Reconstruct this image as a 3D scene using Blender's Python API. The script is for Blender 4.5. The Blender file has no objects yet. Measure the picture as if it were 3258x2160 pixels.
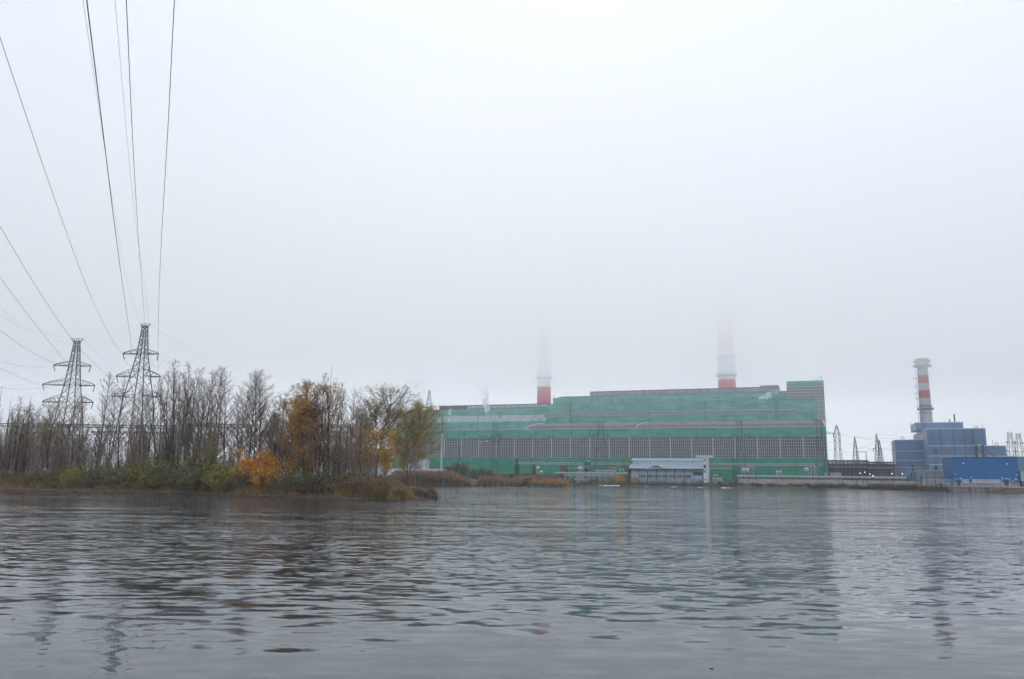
import bpy, math, random
from mathutils import Vector, Matrix, Quaternion

scene = bpy.context.scene
COL = scene.collection
R0 = random.Random(7)

# ------------------------------------------------------------------ camera
F, CX, CY = 2534.0, 1629.0, 1080.0
PITCH = math.atan(440.0 / F)
ROLL = math.atan(0.0125)
CAM = Vector((0, 0, 3.0))
cf = Vector((0, math.cos(PITCH), math.sin(PITCH)))
cu0 = Vector((0, -math.sin(PITCH), math.cos(PITCH)))
cx0 = Vector((1, 0, 0))
cr = cx0 * math.cos(ROLL) + cu0 * math.sin(ROLL)
cu = cu0 * math.cos(ROLL) - cx0 * math.sin(ROLL)
# image of a horizontal line falls to the right
cam_d = bpy.data.cameras.new('camera')
cam_d.lens = 28.0
cam_d.sensor_width = 36.0
cam_d.clip_start = 0.1
cam_d.clip_end = 6000.0
cam = bpy.data.objects.new('camera', cam_d)
COL.objects.link(cam)
m = Matrix((cr, cu, -cf)).transposed().to_4x4()
m.translation = CAM
cam.matrix_world = m
scene.camera = cam


def ray(px, py):
    return cf + cr * ((px - CX) / F) - cu * ((py - CY) / F)


def at_y(px, py, Y):
    d = ray(px, py)
    return CAM + d * (Y / d.y)


def at_z(px, py, z=0.0):
    d = ray(px, py)
    return CAM + d * ((z - CAM.z) / d.z)


def hor(px):
    # image row of the horizon at column px
    return CY + F * math.tan(PITCH) / math.cos(ROLL) + (px - CX) * math.tan(ROLL)


def xat(px, Y):
    return at_y(px, hor(px), Y).x


def mpp(p):
    return (Vector(p) - CAM).dot(cf) / F


# plant frame: u along the facades (to the right), w inward, z up
PHI = math.atan(0.384)
UD = Vector((math.cos(PHI), -math.sin(PHI), 0))
WD = Vector((math.sin(PHI), math.cos(PHI), 0))
O = Vector((161.0, 408.0, 0))


def hit(px, py, w):
    d = ray(px, py)
    t = (w - (CAM - O).dot(WD)) / d.dot(WD)
    p = CAM + d * t
    return (p - O).dot(UD), p.z


def U(px, w, py=1470):
    return hit(px, py, w)[0]


def Z(px, py, w):
    return hit(px, py, w)[1]


def W2(u, w, z=0.0):
    return O + UD * u + WD * w + Vector((0, 0, z))


# ------------------------------------------------------------------ materials
MATS = {}


def nodes(name):
    m = bpy.data.materials.new(name)
    m.use_nodes = True
    nt = m.node_tree
    b = nt.nodes.get('Principled BSDF')
    MATS[name] = m
    return m, nt, b


def mat(name, c1, c2=None, scale=1.0, rough=0.8, metal=0.0, stretch=(1, 1, 1), detail=4.0, c3=None, scale3=8.0, stretch3=(1, 1, 1),
        amt3=0.5, lo=0.35, hi=0.65, lo3=0.5, hi3=0.65, bump=0.0, bscale=10.0, spec=0.3, coord='Object', panel=None):
    m, nt, b = nodes(name)
    b.inputs['Roughness'].default_value = rough
    b.inputs['Metallic'].default_value = metal
    b.inputs['Specular IOR Level'].default_value = spec
    L = nt.links.new
    if c2 is None:
        c2 = tuple(x * 0.75 for x in c1)
    tc = nt.nodes.new('ShaderNodeTexCoord')

    def nz(sc, st, det):
        mp = nt.nodes.new('ShaderNodeMapping')
        mp.inputs['Scale'].default_value = st
        L(tc.outputs[coord], mp.inputs['Vector'])
        n = nt.nodes.new('ShaderNodeTexNoise')
        n.inputs['Scale'].default_value = sc
        n.inputs['Detail'].default_value = det
        n.inputs['Roughness'].default_value = 0.6
        L(mp.outputs['Vector'], n.inputs['Vector'])
        return n

    def ramp(fac, a, z):
        r = nt.nodes.new('ShaderNodeMapRange')
        r.inputs['From Min'].default_value = a
        r.inputs['From Max'].default_value = z
        L(fac, r.inputs['Value'])
        return r.outputs['Result']

    def mix(fac, a, c):
        x = nt.nodes.new('ShaderNodeMix')
        x.data_type = 'RGBA'
        L(fac, x.inputs['Factor'])
        for s, v in (('A', a), ('B', c)):
            i = [q for q in x.inputs if q.name == s and q.type == 'RGBA'][0]
            if isinstance(v, tuple):
                i.default_value = (*v, 1)
            else:
                L(v, i)
        return [q for q in x.outputs if q.type == 'RGBA'][0]

    n1 = nz(scale, stretch, detail)
    col = mix(ramp(n1.outputs['Fac'], lo, hi), c1, c2)
    if c3 is not None:
        n3 = nz(scale3, stretch3, 3.0)
        f3 = ramp(n3.outputs['Fac'], lo3, hi3)
        mu = nt.nodes.new('ShaderNodeMath')
        mu.operation = 'MULTIPLY'
        mu.inputs[1].default_value = amt3
        L(f3, mu.inputs[0])
        col = mix(mu.outputs[0], col, c3)
    if panel:
        # cladding panels: each a slightly different tone, thin dark joints
        sp = nt.nodes.new('ShaderNodeSeparateXYZ')
        L(tc.outputs[coord], sp.inputs[0])
        cb = nt.nodes.new('ShaderNodeCombineXYZ')
        L(sp.outputs['X'], cb.inputs['X'])
        L(sp.outputs['Z'], cb.inputs['Y'])
        br = nt.nodes.new('ShaderNodeTexBrick')
        L(cb.outputs[0], br.inputs['Vector'])
        br.inputs['Scale'].default_value = 1.0
        br.inputs['Brick Width'].default_value = panel[0]
        br.inputs['Row Height'].default_value = panel[1]
        br.inputs['Mortar Size'].default_value = panel[2]
        br.inputs['Color1'].default_value = (*(1.0 - panel[3],) * 3, 1)
        br.inputs['Color2'].default_value = (*(1.0 + panel[3],) * 3, 1)
        br.inputs['Mortar'].default_value = (0.72, 0.72, 0.72, 1)
        mx = nt.nodes.new('ShaderNodeVectorMath')
        mx.operation = 'MULTIPLY'
        L(col, mx.inputs[0])
        L(br.outputs['Color'], mx.inputs[1])
        col = mx.outputs[0]
    L(col, b.inputs['Base Color'])
    if bump:
        nb = nz(bscale, (1, 1, 1), 4.0)
        bp = nt.nodes.new('ShaderNodeBump')
        bp.inputs['Strength'].default_value = bump
        bp.inputs['Distance'].default_value = 0.05
        L(nb.outputs['Fac'], bp.inputs['Height'])
        L(bp.outputs['Normal'], b.inputs['Normal'])
    return m


def leafmat(name, c1, c2, c3, scale=0.9):
    # leaf colours vary from leaf clump to leaf clump and from leaf to leaf
    m = mat(name, c1, c2, scale=scale, rough=0.65, c3=c3, scale3=7.0, amt3=0.8, spec=0.2)
    return m


# walls
GREEN = mat('green_cladding', (0.055, 0.300, 0.225), (0.105, 0.385, 0.305), scale=0.16, stretch=(0.6, 1, 1.6), c3=(0.30, 0.44, 0.39),
            scale3=1.0, stretch3=(0.10, 1, 1.9), amt3=0.6, lo3=0.56, hi3=0.70, rough=0.75, panel=(6.0, 1.5, 0.06, 0.10))
GREEN_UP = mat('weathered_green_cladding', (0.070, 0.285, 0.235), (0.150, 0.400, 0.345), scale=0.14, stretch=(1.0, 1, 1.2), c3=(0.36, 0.46, 0.44),
               scale3=0.9, stretch3=(0.10, 1, 1.7), amt3=0.65, lo3=0.54, hi3=0.69, rough=0.75, panel=(6.0, 1.5, 0.06, 0.12))
GREEN_LOW = mat('dark_green_paint', (0.028, 0.240, 0.150), (0.045, 0.29, 0.19), scale=0.2, c3=(0.2, 0.36, 0.28), scale3=1.1, stretch3=(0.1, 1, 1.5),
                amt3=0.4, lo3=0.6, hi3=0.75, rough=0.7, panel=(6.0, 1.2, 0.06, 0.08))
PALE_PANEL = mat('pale_grey_panel', (0.44, 0.48, 0.53), (0.52, 0.55, 0.58), scale=0.25, stretch=(2, 1, 0.2), rough=0.6)
CONC_FRAME = mat('pale_concrete_mullion', (0.60, 0.60, 0.61), (0.46, 0.46, 0.48), scale=0.8, rough=0.85)
PANE = mat('dark_window_pane', (0.034, 0.042, 0.060), (0.085, 0.095, 0.120), scale=0.55, rough=0.35, c3=(0.11, 0.10, 0.115), scale3=1.5, amt3=0.35, spec=0.3)
ROOF_GREY = mat('grey_roof_sheet', (0.150, 0.140, 0.150), (0.20, 0.185, 0.195), scale=0.35, stretch=(3, 1, 0.5), rough=0.8, c3=(0.14, 0.14, 0.15), scale3=0.7, amt3=0.5)
MONITOR = mat('grey_monitor_glazing', (0.20, 0.25, 0.30), (0.33, 0.37, 0.41), scale=0.35, stretch=(1, 1, 0.4), rough=0.5)
STEEL_DK = mat('dark_weathered_steel', (0.045, 0.047, 0.052), (0.075, 0.072, 0.075), scale=1.2, rough=0.7)
STEEL_RUST = mat('rusty_steel', (0.11, 0.06, 0.042), (0.07, 0.05, 0.045), scale=1.0, rough=0.85)
TOWER_STEEL = mat('galvanised_tower_steel', (0.060, 0.066, 0.075), (0.085, 0.09, 0.10), scale=0.8, rough=0.6)
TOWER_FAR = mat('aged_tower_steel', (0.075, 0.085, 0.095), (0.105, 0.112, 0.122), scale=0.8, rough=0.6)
CABLE = mat('conductor_cable', (0.035, 0.037, 0.042), rough=0.5)
EARTH_WIRE = mat('thin_earth_wire', (0.16, 0.17, 0.19), rough=0.5)
INSUL = mat('brown_insulator', (0.030, 0.028, 0.030), rough=0.4)
RED = mat('red_chimney_paint', (0.52, 0.025, 0.05), (0.58, 0.045, 0.065), scale=0.3, rough=0.8)
WHITE_CH = mat('white_chimney_paint', (0.82, 0.82, 0.82), (0.74, 0.74, 0.75), scale=0.4, stretch=(1, 1, 0.3), rough=0.85)
GREY_CH = mat('grey_chimney_steel', (0.40, 0.43, 0.46), (0.31, 0.34, 0.38), scale=0.5, stretch=(1, 1, 0.25), rough=0.6)
DARK_CH = mat('dark_chimney_collar', (0.15, 0.17, 0.20), rough=0.7)
RED_STACK = mat('red_steel_band', (0.45, 0.035, 0.045), (0.36, 0.05, 0.06), scale=0.5, rough=0.7)
BLUE_GREY = mat('blue_grey_cladding', (0.105, 0.200, 0.345), (0.122, 0.222, 0.370), scale=0.25, stretch=(1, 1, 0.3), rough=0.5, c3=(0.05, 0.08, 0.14), scale3=0.10,
                stretch3=(2.5, 1, 0.12), amt3=0.45, lo3=0.50, hi3=0.70, panel=(3.0, 6.0, 0.015, 0.03))
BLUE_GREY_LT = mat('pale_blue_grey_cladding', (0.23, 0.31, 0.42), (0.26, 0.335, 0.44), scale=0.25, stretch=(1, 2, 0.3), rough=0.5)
COBALT = mat('cobalt_blue_cladding', (0.004, 0.105, 0.29), (0.006, 0.120, 0.32), scale=0.4, stretch=(3, 1, 0.2), rough=0.5)
COBALT_DK = mat('navy_blue_door', (0.006, 0.055, 0.20), rough=0.5)
PLINTH = mat('grey_plinth', (0.22, 0.20, 0.22), (0.28, 0.26, 0.28), scale=0.6, rough=0.9)
TRIM = mat('white_trim', (0.62, 0.68, 0.76), rough=0.5)
WHITE = mat('white_paint', (0.72, 0.73, 0.74), (0.62, 0.62, 0.62), scale=0.8, rough=0.6)
SKYBLUE = mat('pale_blue_wall', (0.42, 0.58, 0.70), (0.50, 0.64, 0.73), scale=0.5, stretch=(2, 1, 0.4), rough=0.7, c3=(0.26, 0.33, 0.40), scale3=1.2, amt3=0.4)
SKYGREY = mat('grey_corrugated_roof', (0.235, 0.285, 0.345), (0.29, 0.34, 0.40), scale=0.5, stretch=(3, 1, 0.4), rough=0.6)
STAINED = mat('stained_concrete', (0.33, 0.32, 0.31), (0.42, 0.41, 0.39), scale=0.35, rough=0.9, c3=(0.10, 0.095, 0.09), scale3=0.9, stretch3=(1.6, 1.6, 0.12), amt3=0.7,
              lo3=0.5, hi3=0.72)
QUAY = mat('rust_stained_quay_concrete', (0.21, 0.19, 0.175), (0.27, 0.25, 0.23), scale=0.3, rough=0.9, c3=(0.13, 0.075, 0.05), scale3=0.6, stretch3=(1, 1, 0.35), amt3=0.75,
           lo3=0.45, hi3=0.68)
PIPE_TEAL = mat('teal_grey_lagged_pipe', (0.21, 0.27, 0.29), (0.26, 0.32, 0.33), scale=0.6, stretch=(1, 1, 1), rough=0.6)
PIPE_GREY = mat('grey_lagged_pipe', (0.25, 0.28, 0.31), (0.31, 0.34, 0.36), scale=0.5, rough=0.6)
LIGHT_STEEL = mat('light_grey_steel', (0.36, 0.39, 0.42), (0.28, 0.31, 0.34), scale=0.8, rough=0.6)
MAST_BLUE = mat('pale_blue_mast_paint', (0.34, 0.46, 0.56), (0.40, 0.51, 0.60), scale=0.5, rough=0.6)
SIGN_RED = mat('red_sign_paint', (0.60, 0.06, 0.06), rough=0.5)
POSTER = mat('blue_poster', (0.07, 0.20, 0.42), (0.10, 0.25, 0.48), scale=0.8, rough=0.6)
TANK_WHITE = mat('white_tank_paint', (0.62, 0.60, 0.57), (0.52, 0.46, 0.42), scale=0.9, rough=0.6)
GLASS_PALE = mat('pale_office_glazing', (0.26, 0.30, 0.34), (0.36, 0.38, 0.40), scale=0.5, rough=0.3)
BRICK_DK = mat('sooty_brick', (0.10, 0.075, 0.075), (0.14, 0.11, 0.105), scale=0.8, rough=0.9)
FENCE_DK = mat('grey_brown_fence_slab', (0.105, 0.09, 0.085), (0.145, 0.13, 0.12), scale=0.5, rough=0.9)
# nature
BARK = mat('dark_alder_bark', (0.038, 0.031, 0.030), (0.060, 0.048, 0.044), scale=1.5, stretch=(1, 1, 0.4), rough=0.95)
TWIG = mat('purple_brown_twig', (0.215, 0.158, 0.130), (0.265, 0.195, 0.155), scale=0.7, rough=0.95)
TWIG_GOLD = mat('tan_twig', (0.115, 0.080, 0.040), (0.150, 0.105, 0.050), scale=0.7, rough=0.95)
LEAF_DARK = leafmat('dark_dry_leaf', (0.040, 0.034, 0.020), (0.060, 0.055, 0.025), (0.100, 0.072, 0.030))
LEAF_GOLD = leafmat('brown_gold_leaf', (0.44, 0.225, 0.055), (0.32, 0.185, 0.06), (0.58, 0.28, 0.045))
LEAF_ORANGE = leafmat('orange_maple_leaf', (0.50, 0.21, 0.018), (0.36, 0.12, 0.018), (0.62, 0.36, 0.04))
LEAF_YELLOW = leafmat('yellow_leaf', (0.50, 0.29, 0.035), (0.42, 0.22, 0.03), (0.56, 0.36, 0.06))
LEAF_YGREEN = leafmat('yellow_green_leaf', (0.19, 0.175, 0.035), (0.25, 0.21, 0.045), (0.13, 0.14, 0.035))
LEAF_GREEN = leafmat('dull_green_leaf', (0.085, 0.090, 0.042), (0.120, 0.105, 0.052), (0.21, 0.17, 0.075))
LEAF_OLIVE = leafmat('olive_willow_leaf', (0.30, 0.25, 0.085), (0.38, 0.29, 0.085), (0.50, 0.33, 0.07))
LEAF_TAN = leafmat('tan_dry_leaf', (0.33, 0.24, 0.115), (0.26, 0.19, 0.10), (0.42, 0.28, 0.10))
LEAF_BROWN = leafmat('brown_bramble_leaf', (0.16, 0.10, 0.055), (0.115, 0.085, 0.05), (0.24, 0.15, 0.065))
LEAF_PURPLE = leafmat('purple_brown_brush', (0.085, 0.058, 0.050), (0.070, 0.054, 0.044), (0.14, 0.10, 0.05))
NEEDLE = leafmat('dark_spruce_needle', (0.018, 0.032, 0.022), (0.026, 0.042, 0.027), (0.035, 0.05, 0.03))
STRAW = mat('straw_grass_blade', (0.42, 0.28, 0.13), (0.30, 0.19, 0.09), scale=0.5, rough=0.9)
RUSTGRASS = mat('rusty_grass_blade', (0.27, 0.14, 0.06), (0.19, 0.105, 0.05), scale=0.5, rough=0.9)
GREENGRASS = mat('green_grass_blade', (0.090, 0.105, 0.030), (0.13, 0.125, 0.04), scale=0.5, rough=0.9)
REED_STALK = mat('olive_reed_stalk', (0.155, 0.120, 0.068), (0.115, 0.098, 0.058), scale=0.12, rough=0.9)
REED_PLUME = mat('red_brown_reed_plume', (0.31, 0.195, 0.13), (0.25, 0.17, 0.115), scale=0.12, rough=0.9)
MUD = mat('dark_wet_mud', (0.030, 0.024, 0.020), (0.050, 0.037, 0.028), scale=0.8, rough=0.75, c3=(0.105, 0.062, 0.036), scale3=3.0, amt3=0.7, bump=0.5, bscale=4.0)
LITTER = mat('brown_fallen_leaf', (0.22, 0.125, 0.068), (0.13, 0.08, 0.05), scale=3.0, rough=0.9, c3=(0.40, 0.29, 0.17), scale3=9.0, amt3=0.7)
LOGWOOD = mat('weathered_driftwood', (0.145, 0.105, 0.080), (0.095, 0.07, 0.055), scale=2.0, stretch=(1, 1, 1), rough=0.95, c3=(0.24, 0.20, 0.165), scale3=4, amt3=0.5)
LOGRED = mat('reddish_rotten_log', (0.13, 0.055, 0.038), (0.09, 0.042, 0.032), scale=2.0, rough=0.95)
ROOT = mat('dark_root_wood', (0.042, 0.030, 0.025), (0.075, 0.055, 0.045), scale=2.0, rough=0.95)
SOIL = mat('brown_yard_soil', (0.11, 0.095, 0.08), (0.16, 0.145, 0.125), scale=0.1, rough=0.95)
BANKSOIL = mat('grassy_bank_soil', (0.085, 0.068, 0.042), (0.060, 0.055, 0.035), scale=0.4, rough=0.95)
LAKEBED = mat('dark_lake_bed', (0.03, 0.028, 0.024), (0.05, 0.045, 0.04), scale=0.2, rough=0.95)
FOAM = mat('white_water_foam', (0.72, 0.73, 0.74), rough=0.9)


def lampmat():
    m, nt, b = nodes('lit_lamp_glass')
    b.inputs['Base Color'].default_value = (0.9, 0.9, 0.85, 1)
    b.inputs['Emission Color'].default_value = (1.0, 0.95, 0.85, 1)
    b.inputs['Emission Strength'].default_value = 2.5
    return m


LAMP = lampmat()
LAMP.cycles.emission_sampling = 'NONE'

# ------------------------------------------------------------------ mesh builder
ROOTM = {}


class MB:
    def __init__(self):
        self.v, self.f, self.mi, self.cur = [], [], [], 0

    def face(self, idx):
        self.f.append(idx)
        self.mi.append(self.cur)

    def quad(self, a, b, c, d):
        n = len(self.v)
        self.v += [tuple(a), tuple(b), tuple(c), tuple(d)]
        self.face((n, n + 1, n + 2, n + 3))

    def tri(self, a, b, c):
        n = len(self.v)
        self.v += [tuple(a), tuple(b), tuple(c)]
        self.face((n, n + 1, n + 2))

    def hexa(self, p):  # 8 points: bottom 4 ccw, top 4 ccw
        n = len(self.v)
        self.v += [tuple(q) for q in p]
        for f in ((3, 2, 1, 0), (4, 5, 6, 7), (0, 1, 5, 4), (1, 2, 6, 5), (2, 3, 7, 6), (3, 0, 4, 7)):
            self.face(tuple(n + i for i in f))

    def box(self, x0, x1, y0, y1, z0, z1):
        self.hexa([(x0, y0, z0), (x1, y0, z0), (x1, y1, z0), (x0, y1, z0), (x0, y0, z1), (x1, y0, z1), (x1, y1, z1), (x0, y1, z1)])

    def pbox(self, u0, u1, w0, w1, z0, z1):  # box in the plant frame
        self.hexa([W2(u0, w0, z0), W2(u1, w0, z0), W2(u1, w1, z0), W2(u0, w1, z0), W2(u0, w0, z1), W2(u1, w0, z1), W2(u1, w1, z1), W2(u0, w1, z1)])

    def tube(self, pts, rad, n=4, cap=True, twist=0.0):
        pts = [Vector(p) for p in pts]
        k = len(pts)
        if not isinstance(rad, (list, tuple)):
            rad = [rad] * k
        base = len(self.v)
        ref = None
        for i in range(k):
            t = (pts[min(i + 1, k - 1)] - pts[max(i - 1, 0)])
            if t.length < 1e-9:
                t = Vector((0, 0, 1))
            t.normalize()
            if ref is None:
                ref = Vector((0, 0, 1)) if abs(t.z) < 0.9 else Vector((1, 0, 0))
            a = ref - t * ref.dot(t)
            if a.length < 1e-6:
                a = t.orthogonal()
            a.normalize()
            ref = a
            b = t.cross(a)
            for j in range(n):
                an = 2 * math.pi * (j + 0.5) / n + twist
                q = pts[i] + (a * math.cos(an) + b * math.sin(an)) * rad[i]
                self.v.append((q.x, q.y, q.z))
        for i in range(k - 1):
            for j in range(n):
                j2 = (j + 1) % n
                self.face((base + i * n + j, base + i * n + j2, base + (i + 1) * n + j2, base + (i + 1) * n + j))
        if cap:
            self.face(tuple(base + j for j in range(n))[::-1])
            self.face(tuple(base + (k - 1) * n + j for j in range(n)))

    def bar(self, a, b, r=0.05, n=4):
        self.tube([a, b], r, n)

    def spike(self, a, b, r):
        a, b = Vector(a), Vector(b)
        t = b - a
        if t.length < 1e-6:
            return
        o = t.orthogonal().normalized()
        p = t.normalized().cross(o)
        n = len(self.v)
        for j in range(3):
            an = j * 2.0944
            q = a + (o * math.cos(an) + p * math.sin(an)) * r
            self.v.append((q.x, q.y, q.z))
        self.v.append((b.x, b.y, b.z))
        for j in range(3):
            self.face((n + j, n + (j + 1) % 3, n + 3))

    def lathe(self, c, prof, n=24, cap=True):
        c = Vector(c)
        base = len(self.v)
        for r, z in prof:
            for j in range(n):
                an = 2 * math.pi * j / n
                self.v.append((c.x + r * math.cos(an), c.y + r * math.sin(an), c.z + z))
        for i in range(len(prof) - 1):
            for j in range(n):
                j2 = (j + 1) % n
                self.face((base + i * n + j, base + i * n + j2, base + (i + 1) * n + j2, base + (i + 1) * n + j))
        if cap:
            self.face(tuple(base + j for j in range(n))[::-1])
            self.face(tuple(base + (len(prof) - 1) * n + j for j in range(n)))

    def ball(self, c, r, n=8, m=5, sq=1.0):
        prof = [(max(0.02 * r, r * math.sin(math.pi * i / m)), -r * sq * math.cos(math.pi * i / m)) for i in range(m + 1)]
        self.lathe(c, prof, n)

    def leaf(self, p, s, rng, up=0.0, ratio=0.6):
        d = Vector((rng.gauss(0, 1), rng.gauss(0, 1), rng.gauss(0, 1) + up)).normalized()
        o = d.orthogonal().normalized()
        o = Quaternion(d, rng.random() * 6.28) @ o
        a = d * s * 0.5
        b = o * s * 0.5 * ratio
        p = Vector(p)
        n = len(self.v)
        self.v += [tuple(p - a), tuple(p + b), tuple(p + a), tuple(p - b)]
        self.face((n, n + 1, n + 2, n + 3))

    def build(self, name, mats, parent=None, smooth=False):
        if not isinstance(mats, (list, tuple)):
            mats = [mats]
        me = bpy.data.meshes.new(name)
        vs = self.v
        if parent is not None:
            M = ROOTM[parent.name].inverted()
            vs = [tuple(M @ Vector(v)) for v in vs]
        me.from_pydata(vs, [], self.f)
        for q in mats:
            me.materials.append(q)
        if len(mats) > 1:
            me.polygons.foreach_set('material_index', self.mi)
        if smooth:
            me.polygons.foreach_set('use_smooth', [True] * len(me.polygons))
        me.update()
        o = bpy.data.objects.new(name, me)
        COL.objects.link(o)
        if parent is not None:
            o.parent = parent
            ROOTM[o.name] = ROOTM[parent.name]
        else:
            ROOTM[o.name] = Matrix.Identity(4)
        return o


def tag(o, label, cat, group=None, kind=None):
    o['label'] = label
    o['category'] = cat
    if group:
        o['group'] = group
    if kind:
        o['kind'] = kind
    return o


def struct(o):
    o['kind'] = 'structure'
    return o


def thing(name, label, cat, loc=(0, 0, 0), rot=0.0, group=None):
    o = bpy.data.objects.new(name, None)
    COL.objects.link(o)
    o.empty_display_size = 0.5
    o.location = loc
    o.rotation_euler = (0, 0, rot)
    ROOTM[o.name] = Matrix.Translation(Vector(loc)) @ Matrix.Rotation(rot, 4, 'Z')
    return tag(o, label, cat, group)


def pthing(name, label, cat, u, w, z=2.0, group=None):
    return thing(name, label, cat, W2(u, w, z), -PHI, group)


def kids(o):
    return [c for c in ALLKIDS.get(o.name, [])]


ALLKIDS = {}


def reg(root, *parts):
    ALLKIDS.setdefault(root.name, []).extend(parts)


def dup(root, loc, rot=0.0, scale=1.0, label=None, group=None):
    r = root.copy()
    COL.objects.link(r)
    r.location = loc
    r.rotation_euler = (0, 0, rot)
    r.scale = (scale, scale, scale) if not isinstance(scale, tuple) else scale
    if label:
        r['label'] = label
    if group:
        r['group'] = group
    for ch in root.children:
        c = ch.copy()
        COL.objects.link(c)
        c.parent = r
        for g in ch.children:
            d = g.copy()
            COL.objects.link(d)
            d.parent = c
    return r

EXPOSURE=0.07
USE_HAZE = True
HAZE = 0.00026
HG = 0.3
CG = 0.45
SUN_E = 1.1
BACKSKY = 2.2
VBOUNCE = 10
CLOUD_Z = [24, 40, 55, 66, 78, 92, 121]
CLOUD_D = [0.0004, 0.0009, 0.0034, 0.0125, 0.0155, 0.013]
# scale, stretch, detail, rotation, slope, from y, to y, factor there, factor there, gusts
WAVES = [(2.8, (0.36, 1.0, 1), 1.5, 0.10, 0.300, 9, 22, 0.18, 1.0, False),
         (0.95, (0.36, 1.0, 1), 1.0, -0.15, 0.100, 10, 30, 0.35, 1.0, False),
         (6.5, (0.45, 1.0, 1), 2.0, -0.08, 0.450, 14, 32, 0.05, 1.0, True),
         (16.0, (0.55, 1.0, 1), 2.0, 0.15, 0.650, 20, 60, 0.0, 1.0, True),
         (0.80, (0.14, 1.0, 1), 4.0, 0.05, 0.520, 26, 64, 0.0, 1.0, True)]
# ------------------------------------------------------------------ sky, sun, haze, cloud
SUN_EL, SUN_AZ = math.radians(42), math.radians(4)   # azimuth clockwise from +Y: ahead, hidden by the cloud
world = bpy.data.worlds.new('World')
scene.world = world
world.use_nodes = True
wn = world.node_tree
for q in list(wn.nodes):
    wn.nodes.remove(q)
L = wn.links.new
wo = wn.nodes.new('ShaderNodeOutputWorld')
bg = wn.nodes.new('ShaderNodeBackground')
sky = wn.nodes.new('ShaderNodeTexSky')
sky.sky_type = 'NISHITA'
sky.sun_disc = False
sky.sun_elevation = SUN_EL
sky.sun_rotation = SUN_AZ
sky.air_density = 1.0
sky.dust_density = 3.0
hs = wn.nodes.new('ShaderNodeHueSaturation')
hs.inputs['Saturation'].default_value = 0.35
L(sky.outputs['Color'], hs.inputs['Color'])
tc = wn.nodes.new('ShaderNodeTexCoord')
mp = wn.nodes.new('ShaderNodeMapping')
mp.inputs['Scale'].default_value = (1.0, 1.0, 2.2)
L(tc.outputs['Generated'], mp.inputs['Vector'])
nz = wn.nodes.new('ShaderNodeTexNoise')
nz.inputs['Scale'].default_value = 1.6
nz.inputs['Detail'].default_value = 5
nz.inputs['Roughness'].default_value = 0.5
L(mp.outputs['Vector'], nz.inputs['Vector'])
rm = wn.nodes.new('ShaderNodeMapRange')
rm.inputs['From Min'].default_value = 0.3
rm.inputs['From Max'].default_value = 0.7
L(nz.outputs['Fac'], rm.inputs['Value'])
cm = wn.nodes.new('ShaderNodeMix')
cm.data_type = 'RGBA'
CA = [q for q in cm.inputs if q.name == 'A' and q.type == 'RGBA'][0]
CB = [q for q in cm.inputs if q.name == 'B' and q.type == 'RGBA'][0]
CA.default_value = (6.5, 7.15, 8.1, 1)      # overcast cloud, darker and lighter
CB.default_value = (9.5, 10.3, 11.3, 1)
L(rm.outputs['Result'], cm.inputs['Factor'])
m2 = wn.nodes.new('ShaderNodeMix')
m2.data_type = 'RGBA'
m2.inputs['Factor'].default_value = 0.88
A2 = [q for q in m2.inputs if q.name == 'A' and q.type == 'RGBA'][0]
B2 = [q for q in m2.inputs if q.name == 'B' and q.type == 'RGBA'][0]
L(hs.outputs['Color'], A2)
L([q for q in cm.outputs if q.type == 'RGBA'][0], B2)
# unseen sky behind the camera is boosted, added fill light for facades and trees
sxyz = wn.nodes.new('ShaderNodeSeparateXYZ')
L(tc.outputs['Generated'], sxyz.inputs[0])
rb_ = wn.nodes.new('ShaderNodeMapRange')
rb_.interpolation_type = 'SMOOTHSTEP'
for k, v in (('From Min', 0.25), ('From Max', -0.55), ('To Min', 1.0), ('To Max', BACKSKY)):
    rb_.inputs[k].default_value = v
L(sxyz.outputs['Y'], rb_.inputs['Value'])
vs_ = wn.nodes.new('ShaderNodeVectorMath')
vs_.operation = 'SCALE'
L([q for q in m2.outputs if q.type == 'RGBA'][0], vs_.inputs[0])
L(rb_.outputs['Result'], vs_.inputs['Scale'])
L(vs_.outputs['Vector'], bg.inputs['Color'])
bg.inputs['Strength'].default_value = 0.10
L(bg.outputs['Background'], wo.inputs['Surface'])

sl = bpy.data.lights.new('sun', 'SUN')
sl.energy = SUN_E
sl.angle = math.radians(36)
sl.color = (1.0, 0.96, 0.90)
so = bpy.data.objects.new('sun', sl)
COL.objects.link(so)
sd = Vector((math.sin(SUN_AZ) * math.cos(SUN_EL), math.cos(SUN_AZ) * math.cos(SUN_EL), math.sin(SUN_EL)))
so.rotation_euler = sd.to_track_quat('Z', 'Y').to_euler()
so.location = (0, 0, 300)

scene.view_settings.view_transform = 'Standard'
scene.view_settings.look = 'None'
scene.view_settings.exposure = EXPOSURE
scene.view_settings.gamma = 1.0
cy = scene.cycles
cy.use_denoising = True
cy.use_adaptive_sampling = True
cy.adaptive_threshold = 0.02
cy.adaptive_min_samples = 16
cy.denoiser = 'OPENIMAGEDENOISE'
cy.denoising_input_passes = 'RGB_ALBEDO_NORMAL'
cy.max_bounces = 10
cy.diffuse_bounces = 2
cy.glossy_bounces = 3
cy.transmission_bounces = 2
cy.transparent_max_bounces = 8
cy.volume_bounces = VBOUNCE
cy.caustics_reflective = False
cy.caustics_refractive = False
cy.sample_clamp_indirect = 6.0


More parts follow.
